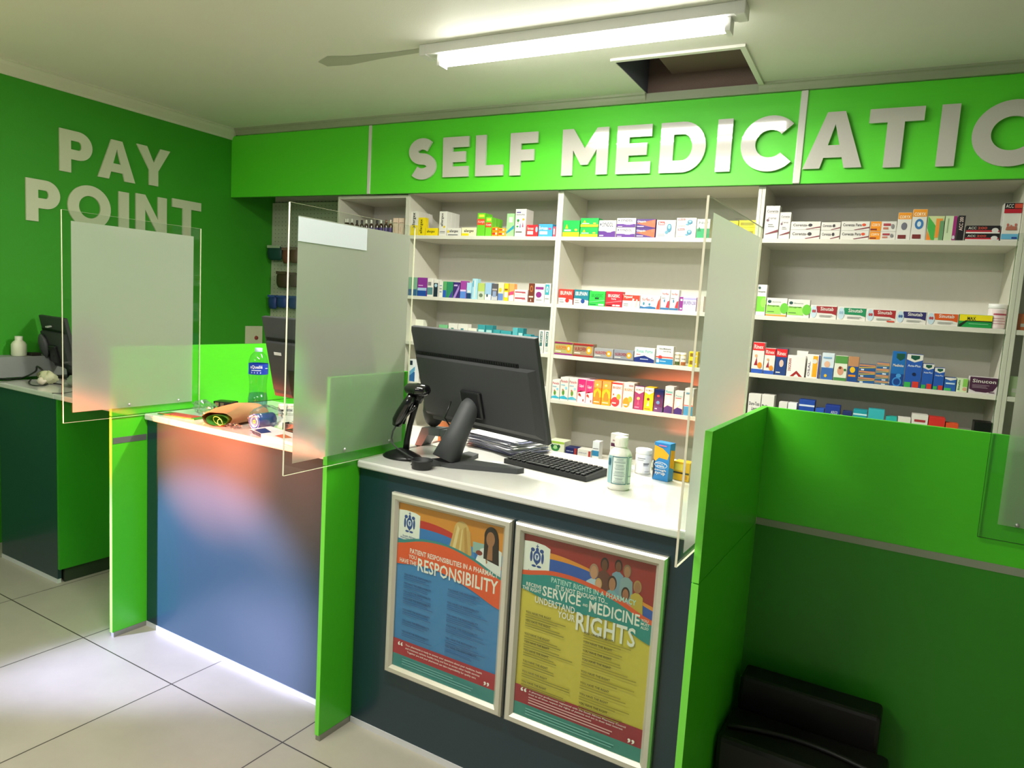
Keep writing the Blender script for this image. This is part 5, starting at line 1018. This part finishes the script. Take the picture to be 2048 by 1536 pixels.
# ------------------------------------------------------------ the two framed posters on the near counter
FR = M('d6d2c4', .32, .55, key='silver_frame'); FR2 = M('c4c0b2', .4, .5, key='silver_frame')
PW_, PH_ = .478, .640
def curve_band(top, bot, c, n=16):   # band between two smooth lines given at u = 0, .25, .5, .75, 1
    def ev(a, u):
        i = min(3, int(u*4)); f = u*4-i; g = lambda k: a[max(0, min(4, k))]
        p0, p1, p2, p3 = g(i-1), g(i), g(i+1), g(i+2); return .5*((2*p1)+(p2-p0)*f+(2*p0-5*p1+4*p2-p3)*f*f+(3*p1-p0-3*p2+p3)*f**3)
    return [('p', [(i/n, ev(bot, i/n)), ((i+1)/n, ev(bot, (i+1)/n)), ((i+1)/n, ev(top, (i+1)/n)), (i/n, ev(top, i/n))], c) for i in range(n)]
def crest(u, v, s):
    c = '2a4a94'; return [('o', u, v, .030*s, .034*s, c), ('p', [(u-.030*s, v+.01), (u+.030*s, v+.01), (u+.022*s, v-.022), (u, v-.042*s), (u-.022*s, v-.022)], c), ('o', u, v+.038*s, .012*s, .012*s, c), ('o', u-.035*s, v+.035*s, .016*s, .010*s, c), ('o', u+.035*s, v+.035*s, .016*s, .010*s, c),
      (u-.003, v+.045*s, u+.003, v+.066*s, c), (u-.012, v+.054*s, u+.012, v+.058*s, c), ('o', u-.044*s, v+.0, .010*s, .028*s, c), ('o', u+.044*s, v+.0, .010*s, .028*s, c), ('o', u, v+.002, .018*s, .018*s, 'dfe6f4'), ('p', [(u-.010, v+.012), (u+.010, v+.012), (u, v-.02)], c), ('o', u-.02*s, v-.046*s, .018*s, .006*s, c), ('o', u+.02*s, v-.046*s, .018*s, .006*s, c)]
def person_(u, v, s, skin, hair, shirt, back=False):
    o = [('p', [(u-.055*s, v-.16*s), (u+.055*s, v-.16*s), (u+.045*s, v-.045*s), (u+.015*s, v-.028*s), (u-.015*s, v-.028*s), (u-.045*s, v-.045*s)], shirt), ('o', u, v+.006*s, .030*s, .034*s, hair), ('o', u, v, .022*s, .030*s, skin)]
    return o
def poster(x0, z0, label, layers, texts, frame_label):
    t = cthing('framed_poster', frame_label, 'poster', x0+PW_/2, YB-.0005, z0); h = PW_/2; fw = .030; d = .020
    b = B()
    # mitred frame with an outer bevel
    o_ = [(-h, 0), (h, 0), (h, PH_), (-h, PH_)]; m1 = [(-h+.006, .006), (h-.006, .006), (h-.006, PH_-.006), (-h+.006, PH_-.006)]; m2 = [(-h+fw-.010, fw-.010), (h-fw+.010, fw-.010), (h-fw+.010, PH_-fw+.010), (-h+fw-.010, PH_-fw+.010)]; i_ = [(-h+fw, fw), (h-fw, fw), (h-fw, PH_-fw), (-h+fw, PH_-fw)]
    rings = [(o_, 0), (o_, -d*.7), (m1, -d), (m2, -d), (i_, -d*.55), (i_, -.002)]; vs = [(x, y, z) for r_, y in rings for x, z in r_]; fs = []
    for j in range(len(rings)-1):
        for i in range(4): fs.append((j*4+i, j*4+(i+1) % 4, (j+1)*4+(i+1) % 4, (j+1)*4+i))
    b.add(vs, fs, FR); b.build('frame', t)
    b = B(); b.box(-h+fw-.004, h-fw+.004, -.006, -.0005, fw-.004, PH_-fw+.004, M('e8e4d8', .5))
    b.art(-h+fw, fw, h-fw, PH_-fw, -.006, layers+texts, .00004); b.build('print', t)
    B().box(-h+fw-.001, h-fw+.001, -.0105, -.0095, fw-.001, PH_-fw+.001, ACRYLIC).build('glazing', t)
    return t
W_ = 'f4efe8'; NV = '1c3a66'
L1 = [(0, 0, 1, 1, '3f86c8'), (0, .84, 1, 1, 'dc8e34')]
L1 += curve_band([.90, .92, .90, .84, .78], [.84, .86, .85, .80, .74], 'c8342e')+curve_band([.86, .875, .865, .82, .76], [.70, .72, .74, .72, .66], '2f78c4')
L1 += [('p', [(0, .785), (.215, .775), (.215, .945), (.17, .955), (.08, .960), (0, .955)], 'f2f0ea')]+crest(.11, .885, 1.05)+[(.045, .800, .175, .812, '3a5a9a', 'South African'), (.025, .786, .195, .799, '3a5a9a', 'Pharmacy Council')]
# two people at the pharmacy counter
L1 += [('p', [(.48, .74), (.76, .74), (.74, .84), (.66, .875), (.54, .86), (.47, .80)], '4a86c4'), ('o', .62, .918, .072, .058, 'd8b070'), ('p', [(.50, .775), (.56, .765), (.62, .79), (.68, .77), (.72, .80), (.70, .93), (.55, .93)], 'd4a862'), ('p', [(.53, .78), (.56, .78), (.60, .93), (.58, .95)], 'ecd098'), ('p', [(.66, .78), (.69, .79), (.66, .95), (.64, .94)], 'c2924e'), ('p', [(.60, .79), (.62, .79), (.63, .93), (.62, .93)], 'e8c98c'),
       (.73, .82, .84, .88, '9ab8b0'), ('p', [(.74, .70), (.99, .66), (.99, .86), (.90, .88), (.80, .85), (.76, .78)], 'e8e6e6'), ('o', .89, .93, .062, .055, '2a1a18'), ('p', [(.83, .80), (.97, .78), (.955, .93), (.83, .93)], '2a1a18'), ('o', .885, .915, .038, .042, 'a8704e'), ('p', [(.86, .80), (.91, .80), (.905, .89), (.87, .89)], 'a8704e'), ('o', .84, .785, .028, .014, 'a8704e'), ('o', .79, .825, .03, .014, '8a3a34'), ('p', [(.76, .76), (.86, .76), (.85, .80), (.77, .80)], 'f4f2f0')]
L1 += curve_band([.775, .815, .82, .785, .72], [.755, .80, .808, .77, .705], '3a8a8c')+curve_band([.755, .80, .808, .77, .705], [.63, .655, .645, .60, .54], 'ee5a2c')
L1 += [(0, .078, 1, .172, 'b8283a'), (0, 0, 1, .078, '3a8c8e')]
T1 = [(.13, .712, .97, .742, W_, 'PATIENT RESPONSIBILITIES IN A PHARMACY'), (.12, .680, .20, .704, W_, 'YOU'), (.03, .644, .20, .670, W_, 'HAVE THE'), (.215, .620, .975, .698, W_, 'RESPONSIBILITY')]
for v in (.572, .518, .468, .424, .356, .290, .222): T1 += [(.08, v, .36, v+.012, '1d3f7a', 'YOU HAVE THE RESPONSIBILITY')]+lines(.08, .40, v-.026, v-.004, 2, '3468a4')
for v in (.562, .486, .412, .350, .276, .228): T1 += [(.52, v, .82, v+.012, '1d3f7a', 'YOU HAVE THE RESPONSIBILITY')]+lines(.52, .90, v-.036, v-.004, 3, '3468a4')
T1 += [(.05, .135, .10, .160, W_, '\u201c'), (.90, .088, .95, .112, W_, '\u201d'), (.13, .142, .88, .157, 'f0d8d4', 'Your pharmacist is ready to answer your questions about your medicine, health'), (.13, .122, .86, .137, 'f0d8d4', 'and treatment options, healthy living and how to access other health services'), (.15, .102, .83, .117, 'f0d8d4', 'Together you and your pharmacist can take responsibility for quality care.')]+lines(.1, .9, .02, .065, 3, '68aaaa')
poster(-1.521, .258, '', L1, T1, 'silver framed blue and orange poster about patient responsibility, left of the two')
L2 = [(0, 0, 1, 1, 'dac446'), (0, .70, 1, 1, 'a02c28')]
L2 += curve_band([.915, .925, .90, .85, .79], [.865, .885, .87, .83, .76], 'e8912e')+curve_band([.875, .895, .885, .84, .77], [.78, .82, .82, .79, .72], '2a58b4')
L2 += [('p', [(0, .775), (.215, .765), (.215, .945), (.17, .958), (.08, .965), (0, .96)], 'f2f0ea')]+crest(.11, .885, 1.05)+[(.045, .800, .175, .812, '3a5a9a', 'South African'), (.025, .784, .195, .797, '3a5a9a', 'Pharmacy Council')]
for a in ((.635, .935, 1.0, '6a3e28', '241410', '6a3a30'), (.735, .945, .9, '7a4a34', '241410', '7a9ab0'), (.80, .93, .95, 'b07a5a', '8a6a50', '8aa0a8'), (.56, .885, 1.15, 'c89070', 'a8806a', 'b8cce0'), (.88, .865, .95, 'a87050', 'b08a50', 'c8a840'), (.70, .85, 1.1, 'b07858', '3a2018', '7aa8b4'), (.60, .83, .85, 'd8a080', 'c8a060', 'd8d4d0'), (.80, .815, 1.0, 'a8684a', '2a1814', 'd898a0')): L2 += person_(*a)
L2 += curve_band([.80, .835, .83, .79, .725], [.775, .812, .808, .765, .70], 'e8582c')+curve_band([.775, .812, .808, .765, .70], [.700, .665, .655, .66, .60], '1f8e8c')
L2 += [(0, .072, 1, .170, 'a82034'), (0, 0, 1, .072, '3a9088')]
T2 = [(.24, .776, .88, .803, 'bfe4dc', 'PATIENT RIGHTS IN A PHARMACY'), (.28, .745, .68, .770, W_, 'IT IS NOT ENOUGH TO...'), (.04, .722, .165, .742, W_, 'RECEIVE'), (.01, .698, .165, .718, W_, 'THE RIGHT'), (.175, .692, .48, .746, W_, 'SERVICE'), (.495, .700, .535, .714, W_, 'AND'), (.545, .678, .915, .738, W_, 'MEDICINE'),
      (.925, .708, .975, .722, W_, 'YOU'), (.925, .690, .985, .704, W_, 'MUST'), (.925, .672, .98, .686, W_, 'ALSO'), (.12, .644, .44, .680, W_, 'UNDERSTAND'), (.31, .602, .445, .638, W_, 'YOUR'), (.455, .565, .895, .662, W_, 'RIGHTS')]
for v in (.575, .528, .455, .412, .366, .304, .246, .190): T2 += [(.05, v, .26, v+.012, '3a3a18', 'YOU HAVE THE RIGHT')]+lines(.05, .45, v-.030, v-.004, 2, '9c9030')
for v in (.560, .512, .466, .420, .356, .296, .236, .186): T2 += [(.52, v, .74, v+.012, '3a3a18', 'YOU HAVE THE RIGHT')]+lines(.52, .95, v-.030, v-.004, 2, '9c9030')
T2 += [(.05, .140, .10, .163, W_, '\u201c'), (.90, .080, .95, .104, W_, '\u201d'), (.12, .146, .88, .158, 'f0d8d4', 'A pharmacy professional registered with the South African Pharmacy Council'), (.12, .130, .86, .142, 'f0d8d4', 'must at all times respect the rights of patients and act in their best interest')]+lines(.12, .88, .082, .126, 3, 'e0a8a8')+lines(.1, .9, .015, .06, 3, '70b4ac')
poster(-1.030, .258, '', L2, T2, 'silver framed yellow and teal poster about patient rights, right of the two')

# ------------------------------------------------------------ sets of like things
def grp(objs, g):
    for o in objs:
        if 'group' not in o: o['group'] = g
TOP = [o for o in bpy.data.objects if o.parent is None and 'label' in o]
def kinds(n): return [o for o in TOP if o.name.split('.')[0] == n]
for bn in ('left', 'middle', 'right'):
    for sn in SHN: grp([o for o in kinds('carton') if o['label'].endswith('%s bay %s' % (bn, sn))], 'cartons on the %s of the %s shelving bay' % (sn, bn))
grp([o for o in kinds('carton') if 'bottom shelf' in o['label']], 'small cartons on the bottom shelf of the middle bay')
grp([o for o in kinds('carton') if 'brown bottles' in o['label']], 'pale pink cartons beside the brown bottles')
grp([o for o in kinds('carton') if 'cut off by' in o['label']], 'cartons in the bay cut off by the frame')
grp(kinds('carton'), 'cartons standing on the worktops')
grp(kinds('syrup_bottle'), 'brown bottles in the narrow bay')
grp([o for o in kinds('pill_jar') if 'middle monitor' in o['label']], 'small white tubs on the middle worktop')
grp([o for o in kinds('pill_jar') if 'third shelf' in o['label']], 'small jars on the third shelf')
grp([o for o in kinds('pill_jar') if 'screw top' in o['label']], 'white tubs on the near worktop')
grp(kinds('hanging_pack'), 'packs hanging on the pegboard')
for n_, g_ in (('shelving_unit', 'white shelving bays along the back wall'), ('partition_panel', 'green counter partitions'), ('acrylic_screen', 'frosted acrylic screens on the partitions'), ('computer_monitor', 'black monitors on the counters'),
               ('counter_cabinet', 'dark slate counters'), ('worktop', 'white worktops'), ('fluorescent_batten', 'fluorescent battens on the ceiling'), ('framed_poster', 'framed posters on the near counter'), ('cable', 'cables on the far left worktop')): grp(kinds(n_), g_)
